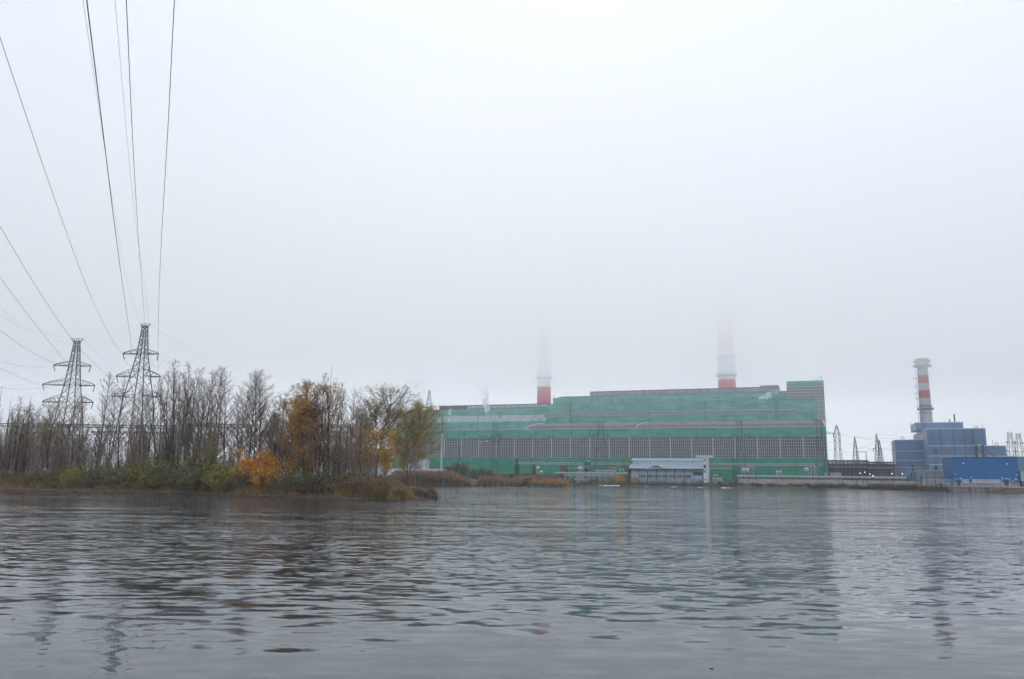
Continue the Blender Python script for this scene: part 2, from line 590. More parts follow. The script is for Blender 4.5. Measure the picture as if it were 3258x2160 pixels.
def volmat(name, density, color=(0.985, 0.99, 1.0), aniso=0.0):
    m = bpy.data.materials.new(name)
    m.use_nodes = True
    nt = m.node_tree
    for q in list(nt.nodes):
        nt.nodes.remove(q)
    out = nt.nodes.new('ShaderNodeOutputMaterial')
    pv = nt.nodes.new('ShaderNodeVolumePrincipled')
    pv.inputs['Color'].default_value = (*color, 1)
    pv.inputs['Density'].default_value = density
    pv.inputs['Anisotropy'].default_value = aniso
    nt.links.new(pv.outputs['Volume'], out.inputs['Volume'])
    return m


if USE_HAZE:
    b = MB()
    b.box(-650, 850, -120, 660, -4.0, 123.0)
    hz = b.build('haze', volmat('haze_air', HAZE, aniso=HG))
    tag(hz, 'pale grey mist filling the air over the lake and the plant', 'haze', kind='stuff')
    # the low cloud the tall chimneys vanish into: even layers, thicker with height, one object
    b = MB()
    cm_ = []
    zs = CLOUD_Z
    for i, dn in enumerate(CLOUD_D):
        b.cur = i
        b.box(-649, 849, -119, 659, zs[i] + 0.03, zs[i + 1] - 0.03)
        cm_.append(volmat('low_cloud_air', dn, (0.99, 0.993, 1.0), CG))
    lc = b.build('low_cloud', cm_)
    tag(lc, 'low grey cloud layer that swallows the tops of the tall chimneys', 'cloud', kind='stuff')

# ------------------------------------------------------------------ ground and water
b = MB()
S = 4000
b.quad((-645, -115, -2.2), (845, -115, -2.2), (845, 655, -2.2), (-645, 655, -2.2))
g = struct(b.build('ground', LAKEBED))
g['label'] = 'dark ground sheet under the lake'


def watermat():
    m, nt, b = nodes('rippled_lake_water')
    Lk = nt.links.new
    b.inputs['Base Color'].default_value = (0.026, 0.038, 0.050, 1)
    b.inputs['Roughness'].default_value = 0.04
    b.inputs['IOR'].default_value = 1.333
    b.inputs['Specular IOR Level'].default_value = 0.5
    tc = nt.nodes.new('ShaderNodeTexCoord')

    def noise(scale, st, det, rough=0.5, rot=0.0, dist=0.0, colour=False):
        mp = nt.nodes.new('ShaderNodeMapping')
        mp.inputs['Scale'].default_value = st
        mp.inputs['Rotation'].default_value = (0, 0, rot)
        Lk(tc.outputs['Object'], mp.inputs['Vector'])
        n = nt.nodes.new('ShaderNodeTexNoise')
        n.inputs['Scale'].default_value = scale
        n.inputs['Detail'].default_value = det
        n.inputs['Roughness'].default_value = rough
        n.inputs['Distortion'].default_value = dist
        Lk(mp.outputs['Vector'], n.inputs['Vector'])
        return n.outputs['Color' if colour else 'Fac']

    def math_(op, a, c):
        x = nt.nodes.new('ShaderNodeMath')
        x.operation = op
        for i, v in enumerate((a, c)):
            if isinstance(v, (int, float)):
                x.inputs[i].default_value = v
            else:
                Lk(v, x.inputs[i])
        return x.outputs[0]

    sep = nt.nodes.new('ShaderNodeSeparateXYZ')
    Lk(tc.outputs['Object'], sep.inputs[0])

    def rampy(a, z, lo, hi):
        r = nt.nodes.new('ShaderNodeMapRange')
        r.interpolation_type = 'SMOOTHSTEP'
        for k, v in (('From Min', a), ('From Max', z), ('To Min', lo), ('To Max', hi)):
            r.inputs[k].default_value = v
        Lk(sep.outputs['Y'], r.inputs['Value'])
        return r.outputs['Result']

    # wave slopes: calm in the lee of the near shore, wind ripples farther out
    patch = nt.nodes.new('ShaderNodeMapRange')
    for k, v in (('From Min', 0.36), ('From Max', 0.64), ('To Min', 0.55), ('To Max', 1.25)):
        patch.inputs[k].default_value = v
    Lk(noise(0.030, (0.45, 1.3, 1), 3), patch.inputs['Value'])
    sx = sy = None
    for (sc, st, det, rot, amp, ya, yz_, lo, hi, usepatch) in WAVES:
        nn = noise(sc, st, det, 0.5, rot, 0.25, True)
        sp = nt.nodes.new('ShaderNodeSeparateColor')
        Lk(nn, sp.inputs[0])
        am = math_('MULTIPLY', rampy(ya, yz_, lo, hi), amp)
        if usepatch:
            am = math_('MULTIPLY', am, patch.outputs['Result'])
        cx_ = math_('MULTIPLY', math_('SUBTRACT', sp.outputs[0], 0.5), math_('MULTIPLY', am, 0.55))
        cy_ = math_('MULTIPLY', math_('SUBTRACT', sp.outputs[1], 0.5), am)
        sx = cx_ if sx is None else math_('ADD', sx, cx_)
        sy = cy_ if sy is None else math_('ADD', sy, cy_)
    cmb = nt.nodes.new('ShaderNodeCombineXYZ')
    Lk(sx, cmb.inputs[0])
    Lk(sy, cmb.inputs[1])
    cmb.inputs[2].default_value = 1.0
    vn = nt.nodes.new('ShaderNodeVectorMath')
    vn.operation = 'NORMALIZE'
    Lk(cmb.outputs[0], vn.inputs[0])
    Lk(vn.outputs[0], b.inputs['Normal'])
    return m


b = MB()
b.quad((-640, -60, 0), (840, -60, 0), (840, 600, 0), (-640, 600, 0))
w = struct(b.build('water', watermat()))
w['label'] = 'grey rippled lake water'

# --- left spit of land
FRONT = [(-420, 1552), (-200, 1556), (0, 1560), (140, 1562), (275, 1565), (420, 1567), (585, 1570), (744, 1577), (860, 1580), (964, 1584), (1060, 1588), (1130, 1590), (1240, 1592), (1310, 1591), (1391, 1588)]
FW = [at_z(px, py, 0) for px, py in FRONT]


def front_y(x):
    for i in range(len(FW) - 1):
        if FW[i].x <= x <= FW[i + 1].x:
            t = (x - FW[i].x) / (FW[i + 1].x - FW[i].x)
            return FW[i].y * (1 - t) + FW[i + 1].y * t
    return FW[0].y if x < FW[0].x else FW[-1].y


TIP = FW[-1].copy()
BK = -0.20   # the back shore runs away from the tip, nearly along the line of sight


def back_x(y):
    return TIP.x + BK * (y - TIP.y)


def sm(a, b_, x):
    t = max(0.0, min(1.0, (x - a) / (b_ - a)))
    return t * t * (3 - 2 * t)


from mathutils import noise as mn


def spit_z(x, y):
    d = y - front_y(x)
    e = back_x(y) - x
    d += 0.45 * mn.noise((x * 0.45, y * 0.1, 1.3))
    z = -0.5 + 0.62 * sm(-0.8, 0.7, d) + 0.40 * sm(0.5, 3.0, d) + 0.65 * sm(2.2, 6.0, d) + 0.25 * sm(6, 25, d)
    z2 = -0.6 + 0.8 * sm(-1.0, 1.2, e) + 0.8 * sm(1.0, 7.0, e) + 0.4 * sm(6, 20, e)
    z = min(z, z2)
    z += 0.07 * mn.noise((x * 0.9, y * 0.9, 4.1)) + 0.04 * mn.noise((x * 2.3, y * 2.3, 9.1))
    return z


def grid(name, xs, ys, fz, mats, fm=None):
    b = MB()
    n = len(xs)
    for y in ys:
        for x in xs:
            X, Y = (x, y) if fm is None else fm(x, y)
            b.v.append((X, Y, fz(X, Y)))
    for j in range(len(ys) - 1):
        for i in range(n - 1):
            b.face((j * n + i, j * n + i + 1, (j + 1) * n + i + 1, (j + 1) * n + i))
    return b.build(name, mats, smooth=True)


xs = [-330 + 12 * i for i in range(18)] + [-114 + 0.45 * i for i in range(238)]
offs = [-3, -2, -1.4, -1, -0.7, -0.4, -0.1, 0.2, 0.5, 0.8, 1.1, 1.5, 1.9, 2.4, 3, 3.6, 4.3, 5, 6, 7, 8.5, 10, 12, 15, 19, 24, 30, 38, 48, 60, 80, 110, 150, 200, 260]
ground = struct(grid('spit_ground', xs, offs, spit_z, MUD, lambda x, o: (x + BK * max(0, o), front_y(x) + o)))
ground['label'] = 'dark muddy spit of land with a leaf strewn bank'

# --- far bank and plant yard
FARP = [(1000, 1540), (1240, 1541.5), (1300, 1542), (1400, 1542.5), (1500, 1544), (1646, 1547.5), (1670, 1546), (1690, 1542.5), (1800, 1542), (2000, 1544), (2200, 1547.5), (2450, 1552), (2600, 1555), (2820, 1558.5), (3000, 1562), (3120, 1565), (3258, 1568), (3500, 1573)]
FB = [at_z(px, py, 0) for px, py in FARP]
FBpl = [((p - O).dot(UD), (p - O).dot(WD)) for p in FB]


def far_w(u):
    for i in range(len(FBpl) - 1):
        if FBpl[i][0] <= u <= FBpl[i + 1][0]:
            t = (u - FBpl[i][0]) / (FBpl[i + 1][0] - FBpl[i][0])
            return FBpl[i][1] * (1 - t) + FBpl[i + 1][1] * t
    return FBpl[0][1] if u < FBpl[0][0] else FBpl[-1][1]


def far_z(x, y):
    p = Vector((x, y, 0)) - O
    u, w_ = p.dot(UD), p.dot(WD)
    d = w_ - far_w(u)
    z = -0.6 + 0.75 * sm(-1, 1.0, d) + 1.5 * sm(0.5, 9, d) + 0.3 * sm(9, 20, d)
    return z + 0.12 * mn.noise((x * 0.3, y * 0.3, 2.2)) * (1 - sm(10, 20, d))


us = [-420 + 4.0 * i for i in range(160)]
wo_ = [-3, -1.5, -0.8, -0.2, 0.4, 1, 2, 3.5, 5, 7, 9, 12, 16, 22, 30, 45, 70, 110, 180, 250]
yard = struct(grid('yard_ground', us, wo_, far_z, BANKSOIL, lambda u, o: tuple(W2(u, far_w(u) + o))[:2]))
yard['label'] = 'brown far bank and works yard'
YZ = 1.95
# ------------------------------------------------------------------ green power station
def wall_quad_box(b, pxl, pxr, ytop, zb, w0, w1, pyref=1400, pxt=None):
    u0, u1 = U(pxl, w0, pyref), U(pxr, w0, pyref)
    zt = Z((pxl + pxr) / 2 if pxt is None else pxt, ytop, w0)
    b.pbox(u0, u1, w0, w1, zb, zt)
    return u0, u1, zt


def window_grid(b, u0, u1, w, z0, z1, ncol, nrow, tv, th, major=0, tmaj=0.5, d=0.18):
    """concrete mullions and rails standing proud of the glass"""
    du = (u1 - u0) / ncol
    for i in range(ncol + 1):
        t = tv
        if major and i % major == 0:
            t = tmaj
        b.pbox(u0 + i * du - t / 2, u0 + i * du + t / 2, w - d - (0.12 if t != tv else 0), w - 0.003, z0, z1)
    dz = (z1 - z0) / nrow
    for j in range(nrow + 1):
        b.pbox(u0, u1, w - d + 0.03, w - 0.006, z0 + j * dz - th / 2, z0 + j * dz + th / 2)


# turbine hall --------------------------------------------------------------
zB, zWB, zWT, zT = YZ, Z(2000, 1456.3, 0), Z(2000, 1391.5, 0), Z(2000, 1363.5, 0)
zS0, zS1 = Z(2000, 1478.6, 0), Z(2000, 1472.3, 0)
uL, uR = U(1255, 0, 1420), U(2631, 0, 1420)
HALL_W = 34.0
hall = pthing('turbine_hall', 'long green turbine hall with a tall band of gridded windows and arched grey roof', 'industrial hall', (uL + uR) / 2, 0, YZ)
b = MB()
b.pbox(uL, uR, 0, HALL_W, zB, zS0 - 0.02)
b.build('lower_wall', GREEN_LOW, hall)
b = MB()
b.pbox(uL, uR, 0.02, HALL_W, zS0 - 0.02, zWB)
b.build('middle_wall', GREEN_LOW, hall)
b = MB()
b.pbox(uL, uR, 0, HALL_W, zWT, zT)
b.pbox(uL, uR, 0.9, HALL_W, zWB, zWT)
b.build('upper_wall', GREEN, hall)
b = MB()
b.pbox(uL - 0.1, uR + 0.1, -0.25, 0.5, zT, zT + 0.35)
b.build('parapet_coping', CONC_FRAME, hall)
NB = 22
for i in range(NB):
    a, c = uL + (uR - uL) * i / NB, uL + (uR - uL) * (i + 1) / NB
    b = MB()
    b.pbox(a + 0.01, c - 0.01, 0.30, 0.85, zWB + 0.01, zWT - 0.01)
    wn_ = b.build('window', PANE, hall)
    b = MB()
    window_grid(b, a + 0.25, c - 0.25, 0.30, zWB + 0.02, zWT - 0.02, 10, 7, 0.19, 0.14)
    b.pbox(a + 0.02, a + 0.40, -0.10, 0.30, zWB + 0.02, zWT - 0.02)
    b.build('frame', CONC_FRAME, wn_)
# blocked-in pale panels at the foot of the band
b = MB()
b.pbox(U(2213, 0), U(2270, 0), 0.04, 0.10, zWB + 0.1, zWB + 1.45)
b.build('blanking_panel', PALE_PANEL, hall)
# strip of small windows low on the wall
for (pa, pb) in ((1640, 1852), (1884, 2000), (2246, 2612)):
    a, c = U(pa, 0), U(pb, 0)
    b = MB()
    b.pbox(a, c, -0.06, 0.015, zS0 + 0.05, zS1)
    s_ = b.build('strip_window', PANE, hall)
    b = MB()
    n = max(3, int((c - a) / 1.1))
    window_grid(b, a, c, -0.06, zS0 + 0.05, zS1, n, 1, 0.42, 0.16, d=0.12)
    b.build('frame', CONC_FRAME, s_)
for px in range(1420, 2620, 57):
    b = MB()
    u = U(px, 0)
    b.pbox(u - 0.08, u + 0.08, -0.16, -0.004, zWT + 0.2, zT - 0.1)
    b.build('downpipe', STEEL_DK, hall)
# vaulted roof, hipped at its left end
b = MB()
uv0, uv1 = U(1672, 0, 1364), uR
K = 10
rise = 3.9
prev = None
for k in range(K + 1):
    a = math.pi * k / K
    wv, zv = 0.35 + HALL_W * 0.46 * (1 - math.cos(a)), zT + 0.3 + rise * math.sin(a) ** 0.8
    cut = uv0 + 5.5 * math.sin(a)
    row = [W2(cut, wv, zv), W2(uR, wv, zv)]
    if prev:
        b.quad(prev[0], prev[1], row[1], row[0])
        b.tri(prev[0], row[0], W2(uv0 + 0.5, HALL_W * 0.46, zT + 0.3))
    prev = row
b.build('vault_roof', ROOF_GREY, hall)
b = MB()
pts = []
for k in range(K + 1):
    a = math.pi * k / K
    pts.append(W2(uv0 + 5.5 * math.sin(a) - 0.1, 0.3 + HALL_W * 0.46 * (1 - math.cos(a)), zT + 0.35 + rise * math.sin(a) ** 0.8))
b.tube(pts, 0.28, 4)
b.build('roof_rib', TRIM, hall)
b = MB()
us_ = U(2023, 0, 1364)
b.tube([W2(us_ + 3.5 * math.sin(math.pi * k / K), 0.3 + HALL_W * 0.46 * (1 - math.cos(math.pi * k / K)), zT + 0.42 + rise * math.sin(math.pi * k / K) ** 0.8) for k in range(K + 1)], 0.2, 4)
b.build('roof_rib', TRIM, hall)
b = MB()
ue = uR - 1.5
b.tube([W2(ue + 1.2 * (1 - math.sin(math.pi * k / K)), 0.3 + HALL_W * 0.46 * (1 - math.cos(math.pi * k / K)), zT + 0.42 + rise * math.sin(math.pi * k / K) ** 0.8) for k in range(K + 1)], 0.3, 4)
b.build('roof_rib', TRIM, hall)
for px in (1786, 2142, 2400, 2547, 2320):
    b = MB()
    b.bar(W2(U(px, 0.6), 0.6, zT), W2(U(px, 0.6), 0.6, zT + 2.6), 0.07)
    b.build('vent_pipe', STEEL_DK, hall)

# tall boiler house -----------------------------------------------------------
w1, w2 = HALL_W + 1.5, HALL_W + 13.0
bl, br = U(1740, w1, 1330), U(2625, w1, 1300)
bh = pthing('boiler_house', 'tall green boiler house with glazed corner tower and long grey roof monitor', 'industrial building', (bl + br) / 2, w1, YZ)
zb1 = Z(2200, 1277, w1)
zs0, zs1 = Z(2000, 1320, w1), Z(2000, 1311.5, w1)
b = MB()
b.pbox(bl, br, w1, w2 - 0.02, YZ, zb1)
b.build('bunker_wall', GREEN_UP, bh)
b = MB()
b.pbox(bl - 0.1, br, w1 - 0.12, w1 + 0.6, zb1 + 0.003, zb1 + 0.3)
b.build('coping', GREEN, bh)
zb2 = Z(2150, 1256, w2)
u2l, u2r = U(1759, w2, 1280), U(2506, w2, 1260)
b = MB()
b.pbox(u2l, u2r, w2, w2 + 32, YZ, zb2)
b.build('upper_wall', GREEN_UP, bh)
b = MB()
b.pbox(u2l + 4, u2r, w2 + 0.5, w2 + 31, zb2 + 0.003, zb2 + 0.7)
b.build('flat_roof', ROOF_GREY, bh)
ua, uc = U(1741, w1 - .1, 1318), U(2541, w1 - .1, 1312)
b = MB()
b.pbox(ua, uc, w1 - 0.10, w1 - 0.003, zs0, zs1)
s_ = b.build('strip_window', PANE, bh)
b = MB()
window_grid(b, ua, uc, w1 - 0.10, zs0, zs1, 150, 1, 0.35, 0.15, d=0.10)
b.build('frame', CONC_FRAME, s_)
# roof monitor
wm = w2 + 5
um0, um1 = U(1878, wm, 1252), U(2476, wm, 1240)
zm0, zm1 = Z(2150, 1254.5, wm) - 1.0, Z(2150, 1240.5, wm)
b = MB()
b.pbox(um0, um1, wm, wm + 18, zm0, zm1)
mo = b.build('roof_monitor', MONITOR, bh)
b = MB()
n = 23
for i in range(n + 1):
    u = um0 + (um1 - um0) * i / n
    b.pbox(u - 0.13, u + 0.13, wm - 0.22, wm - 0.004, zm0, zm1)
b.pbox(um0 - 0.3, um1 + 0.3, wm - 0.45, wm + 18.3, zm1 + 0.003, zm1 + 0.4)
b.pbox(um0, um1, wm - 0.30, wm - 0.006, zm0 + 0.2, zm0 + 0.5)
b.build('monitor_frame', STEEL_DK, mo)
uh = U(2418, wm, 1240)
b = MB()
b.pbox(uh, um1 + 0.25, wm - 0.3, wm + 12, zm1 + 0.41, zm1 + 1.3)
b.build('raised_monitor', MONITOR, bh)
b = MB()
for px in (1883, 1903, 1944, 1948, 2104, 2125, 2167, 2172, 2288, 2400, 2405, 2357):
    u = U(px, w1 + 1)
    b = MB()
    b.bar(W2(u, w1 + 1.2, zb1), W2(u, w1 + 1.2, zb1 + 2.4), 0.16)
    b.build('vent_pipe', STEEL_DK, bh)
for px in (1762, 1800, 1808, 2090, 2104, 2118, 2160, 2190):
    u = U(px, w2 + 1)
    b = MB()
    b.bar(W2(u, w2 + 1, zb2), W2(u, w2 + 1, zb2 + 1.8), 0.10)
    b.build('vent_pipe', STEEL_DK, bh)
# corner tower
tl, tr = U(2503, w1 - 0.3, 1240), U(2625, w1 - 0.3, 1300)
zt0, zt1, zt2 = Z(2560, 1267, w1 - 0.3), Z(2560, 1230, w1 - 0.3), Z(2560, 1211.5, w1 - 0.3)
b = MB()
b.pbox(tl, tr, w1 - 0.4, w2 + 20, zt1, zt2)
b.pbox(tl + 0.4, tr, w1 + 0.1, w2 + 20.02, zb1 + 0.31, zt1 - 0.003)
b.build('tower_wall', GREEN, bh)
b = MB()
b.pbox(tl + 0.05, tr - 0.05, w1 - 0.35, w1 + 0.09, zt0, zt1 - 0.004)
tw_ = b.build('tower_window', PANE, bh)
b = MB()
window_grid(b, tl + 0.1, tr - 0.1, w1 - 0.35, zt0, zt1 - 0.01, 22, 4, 0.24, 0.28, d=0.16)
b.build('frame', CONC_FRAME, tw_)
sl0, sl1 = U(2604, w1 - 0.3, 1340), U(2623.5, w1 - 0.3, 1340)
b = MB()
b.pbox(sl0, sl1, w1 - 0.34, w1 - 0.004, zT - 1, zt0 - 0.02)
sv = b.build('stair_window', PANE, bh)
b = MB()
window_grid(b, sl0, sl1, w1 - 0.34, zT - 1, zt0 - 0.05, 4, 16, 0.28, 0.3, d=0.14)
b.build('frame', CONC_FRAME, sv)
b = MB()
ut = tr - 3
for s in (0, 2.2):
    b.bar(W2(ut + s, w1 + 1, zt2), W2(ut + 2.0, w1 + 2, zt2 + 3.0), 0.10)
b.bar(W2(ut - 1.5, w1 + 1, zt2 + 0.2), W2(ut + 2.0, w1 + 2, zt2 + 3.0), 0.10)
b.build('roof_mast', STEEL_DK, bh)

# older, lower boiler house on the left ----------------------------------------
w3, w4 = HALL_W + 0.5, HALL_W + 12
ol, orr = U(1262, w3, 1350), U(1741, w3, 1350)
ob = pthing('old_boiler_house', 'lower green boiler house with a pale grey panel band and steam vents', 'industrial building', (ol + orr) / 2, w3, YZ)
z31 = Z(1560, 1341.5, w3)
z40, z41, z42 = Z(1560, 1341, w4), Z(1560, 1322, w4), Z(1560, 1300.5, w4)
b = MB()
b.pbox(ol, orr - 0.05, w3, w4 - 0.02, YZ, z31)
b.build('front_wall', GREEN_UP, ob)
b = MB()
ml, mr = U(1376, w4, 1330), U(1739, w4, 1330)
b.pbox(U(1264, w4, 1330), mr, w4, w4 + 34, YZ, z40 - 1)
b.pbox(U(1264, w4, 1330), mr, w4 - 0.02, w4 + 34, z41, z42)
b.build('upper_wall', GREEN_UP, ob)
b = MB()
b.pbox(ml, mr, w4 + 0.05, w4 + 33, z40 - 0.98, z41 - 0.01)
b.build('pale_panel_band', PALE_PANEL, ob)
b = MB()
for px in (1521, 1560, 1588, 1592, 1664, 1704, 1734, 1738):
    u = U(px, w4 - .05, 1332)
    b = MB()
    b.pbox(u - 0.22, u + 0.22, w4 - 0.06, w4 + 0.045, z40 + 2.2, z40 + 4.2)
    b.build('small_window', PANE, ob)
b = MB()
for px in (1430, 1456, 1469, 1473, 1517, 1570, 1613, 1655, 1694, 1718):
    u = U(px, w3 + 1)
    b = MB()
    b.bar(W2(u, w3 + 1.2, z31), W2(u, w3 + 1.2, z31 + 1.9), 0.15)
    b.build('vent_pipe', STEEL_DK, ob)
wm = w4 + 4
o0, o1 = U(1398, wm, 1296), U(1743, wm, 1292)
zo0, zo1 = Z(1560, 1301, wm) - 1.0, Z(1560, 1289.5, wm)
b = MB()
b.pbox(U(1488, wm, 1296), o1, wm, wm + 15, zo0, zo1)
mo = b.build('roof_monitor', PALE_PANEL, ob)
b = MB()
b.pbox(o0, U(1488, wm, 1296) - 0.02, wm, wm + 15, zo0, zo1 - 0.1)
b.build('dark_monitor', STEEL_DK, ob)
b = MB()
b.pbox(o0 - 0.2, o1 + 0.2, wm - 0.4, wm + 15.2, zo1 + 0.003, zo1 + 0.4)
for i in range(12):
    u = U(1492, wm) + (o1 - U(1492, wm)) * i / 11
    b.bar(W2(u - 0.5, wm - 0.2, zo0), W2(u + 0.2, wm - 0.2, zo1), 0.16)
b.pbox(U(1492, wm), o1, wm - 0.2, wm - 0.006, zo0 + 1.2, zo0 + 1.6)
b.build('monitor_frame', STEEL_RUST, mo)
b = MB()
for px in (1394, 1416, 1499, 1518):
    u = U(px, w3 - .1)
    b = MB()
    b.pbox(u - .12, u + .12, w3 - 0.2, w3 - 0.004, z31 - 5.5, z31)
    b.build('downpipe', STEEL_DK, ob)

# ------------------------------------------------------------------ chimneys
def chimney(name, label, px, w, yref, wpx, ytop2, wpx2, ztop, bands, platforms, n=32):
    u, _ = hit(px, yref, w)
    base = W2(u, w, YZ)
    root = thing(name, label, 'chimney', base)
    s = mpp(W2(u, w, 60))
    za, zb_ = Z(px, yref, w), Z(px, ytop2, w)
    ra, rb = wpx * s / 2, wpx2 * s / 2

    def rad(z):
        return ra + (rb - ra) * (z - za) / (zb_ - za)
    lev = [YZ]
    for yb, _m in bands:
        lev.append(Z(px, yb, w))
    lev.append(ztop)
    b = MB()
    ms = [RED, WHITE_CH]
    k0 = bands[0][1] if bands else 0
    cur = 1 - k0
    for i in range(len(lev) - 1):
        b.cur = cur if i == 0 else bands[i - 1][1]
        steps = 3
        prof = [(rad(lev[i] + (lev[i + 1] - lev[i]) * j / steps), lev[i] + (lev[i + 1] - lev[i]) * j / steps - YZ) for j in range(steps + 1)]
        b.lathe(base, prof, n, cap=False)
    b.build('shaft', ms, root, smooth=True)
    for py in platforms:
        z = Z(px, py, w)
        b = MB()
        r = rad(z)
        b.lathe(base, [(r - 0.1, z - YZ - 1.2), (r + 1.2, z - YZ), (r + 1.2, z - YZ + 0.25), (r - 0.1, z - YZ + 0.25)], n, cap=False)
        for j in range(n):
            a = 2 * math.pi * j / n
            q = base + Vector((math.cos(a) * (r + 1.15), math.sin(a) * (r + 1.15), z - YZ))
            b.bar(q + Vector((0, 0, 0.2)), q + Vector((0, 0, 1.7)), 0.07)
        for dz in (0.95, 1.65):
            b.tube([base + Vector((math.cos(2 * math.pi * j / n) * (r + 1.15), math.sin(2 * math.pi * j / n) * (r + 1.15), z - YZ + dz)) for j in range(n + 1)], 0.06, 4, cap=False)
        b.build('platform', GREY_CH, root)
    return root


chimney('striped_chimney', 'red and white striped chimney rising behind the lower boiler house roof', 1731, 110, 1275, 44.3, 1085, 39, 121.0,
        [(1231.5, 1), (1130, 0), (1044, 1)], [1203])
chimney('striped_chimney', 'wider red and white striped chimney fading into cloud behind the tall boiler house', 2312.5, 95, 1215, 54, 1090, 49, 121.0,
        [(1208, 1), (1112, 0), (1030, 1)], [1195, 1137])

# steel stack on the right with its collar, rings and ladder
wS = 62
us0, _ = hit(2947.7, 1344, wS)
base = W2(us0, wS, YZ)
sk = thing('steel_stack', 'slim grey steel stack with two red bands and a flared red top', 'chimney', base)
ss = mpp(W2(us0, wS, 45))


def zk(Yc):
    return Z(2940, 1100 + Yc / 3.136, wS)


def rk(Yc):
    return (36.5 - (765 - Yc) / 550.0 * 6.0) * ss / 2


def ring_part(name, y0, y1, mt, r0=None, r1=None):
    b = MB()
    ra, rb = (rk(y0) if r0 is None else r0), (rk(y1) if r1 is None else r1)
    b.lathe(base, [(ra, zk(y0) - YZ), (rb, zk(y1) - YZ)], 24, cap=True)
    return b.build(name, mt, sk, smooth=False)


b = MB()
b.lathe(base, [(rk(765) + .5, 0), (rk(765), zk(765) - YZ), (rk(525), zk(525) - YZ)], 24, cap=True)
b.build('lower_shaft', GREY_CH, sk, smooth=False)
ring_part('red_band', 525, 449, RED_STACK)
ring_part('middle_shaft', 448.6, 376, GREY_CH)
ring_part('red_band', 375.6, 296, RED_STACK)
ring_part('upper_shaft', 295.6, 214, GREY_CH)
rf = 40 * ss / 2
ring_part('flared_collar', 213.6, 152, GREY_CH, rf * 0.94, rf)
ring_part('red_cap', 151.6, 128, RED_STACK, rf * 1.0, rf * 0.97)
for yc, dr, h in ((640, 1.05, 10), (612, 0.35, 6), (676, 0.3, 4), (208, 1.2, 7), (162, 1.0, 6), (598, 0.2, 3)):
    b = MB()
    r = rk(yc) if yc > 215 else rf
    z = zk(yc) - YZ
    b.lathe(base, [(r + 0.01, z), (r + dr, z + 0.1), (r + dr, z + h * 0.065), (r + 0.01, z + h * 0.065 + 0.1)], 24, cap=False)
    if dr > 0.9:
        for j in range(24):
            a = 2 * math.pi * j / 24
            q = base + Vector((math.cos(a) * (r + dr), math.sin(a) * (r + dr), z))
            b.bar(q, q + Vector((0, 0, 1.3)), 0.05)
        b.tube([base + Vector((math.cos(2 * math.pi * j / 24) * (r + dr), math.sin(2 * math.pi * j / 24) * (r + dr), z + 1.3)) for j in range(25)], 0.05, 4, cap=False)
    b.build('ring_platform', DARK_CH, sk)
b = MB()
lw = base - UD * (rk(400) + 0.7)
for s in (-0.25, 0.25):
    b.bar(lw + WD * s + UD * (-0.35) + Vector((0, 0, zk(765) - YZ)), lw + WD * s + UD * 0.15 + Vector((0, 0, zk(165) - YZ)), 0.07)
for k in range(40):
    z = zk(765) + (zk(165) - zk(765)) * k / 39 - YZ
    b.bar(lw + UD * (-0.35 + 0.5 * k / 39) + WD * 0.5 + Vector((0, 0, z)), lw + UD * (-0.35 + 0.5 * k / 39) - WD * 0.5 + Vector((0, 0, z)), 0.09)
b.build('ladder', DARK_CH, sk)
for yc in (330, 410, 530, 480):
    b = MB()
    z = zk(yc) - YZ
    q = lw - UD * 0.2
    b.hexa([q + UD * x + WD * y + Vector((0, 0, z + h)) for h in (0, 0.15) for x, y in ((-0.9, -0.8), (0.6, -0.8), (0.6, 0.8), (-0.9, 0.8))])
    for x, y in ((-0.9, -0.8), (-0.9, 0.8)):
        b.bar(q + UD * x + WD * y + Vector((0, 0, z)), q + UD * x + WD * y + Vector((0, 0, z + 1.3)), 0.05)
    b.bar(q + UD * -0.9 + WD * -0.8 + Vector((0, 0, z + 1.3)), q + UD * -0.9 + WD * 0.8 + Vector((0, 0, z + 1.3)), 0.05)
    b.build('landing', DARK_CH, sk)


# ------------------------------------------------------------------ blue-grey plant on the right
def c6(X, Y):
    return 2640 + X / 3.136, 1100 + Y / 3.136


def ublk(b, X0, X1, Y, w0, w1, zb=YZ):
    pl, py = c6(X0, Y)
    pr, _ = c6(X1, Y)
    u0, u1 = U(pl, w0, py), U(pr, w0, py)
    zt = Z((pl + pr) / 2, py, w0)
    b.pbox(u0, u1, w0, w1, zb, zt)
    return u0, u1, zt


wB = 10.0
bp_ = pthing('blue_grey_plant', 'stepped blue grey clad power block below the slim steel stack', 'industrial building', U(3050, wB), wB, YZ)


def depth_for(X, Y, u, z_):
    """inward depth at which a side wall through u shows at pixel column X"""
    px, py = c6(X, Y)
    d = ray(px, py)
    # point CAM + t*d with (p-O).U = u
    t = (u - (CAM - O).dot(UD)) / d.dot(UD)
    return (CAM + d * t - O).dot(WD)


def facade(name, u0, u1, w0, wd, zt, m_front=None, zb=YZ, parent=None):
    b = MB()
    b.pbox(u0, u1, w0, w0 + wd, zb, zt)
    o = b.build(name, BLUE_GREY if m_front is None else m_front, parent or bp_)
    return o


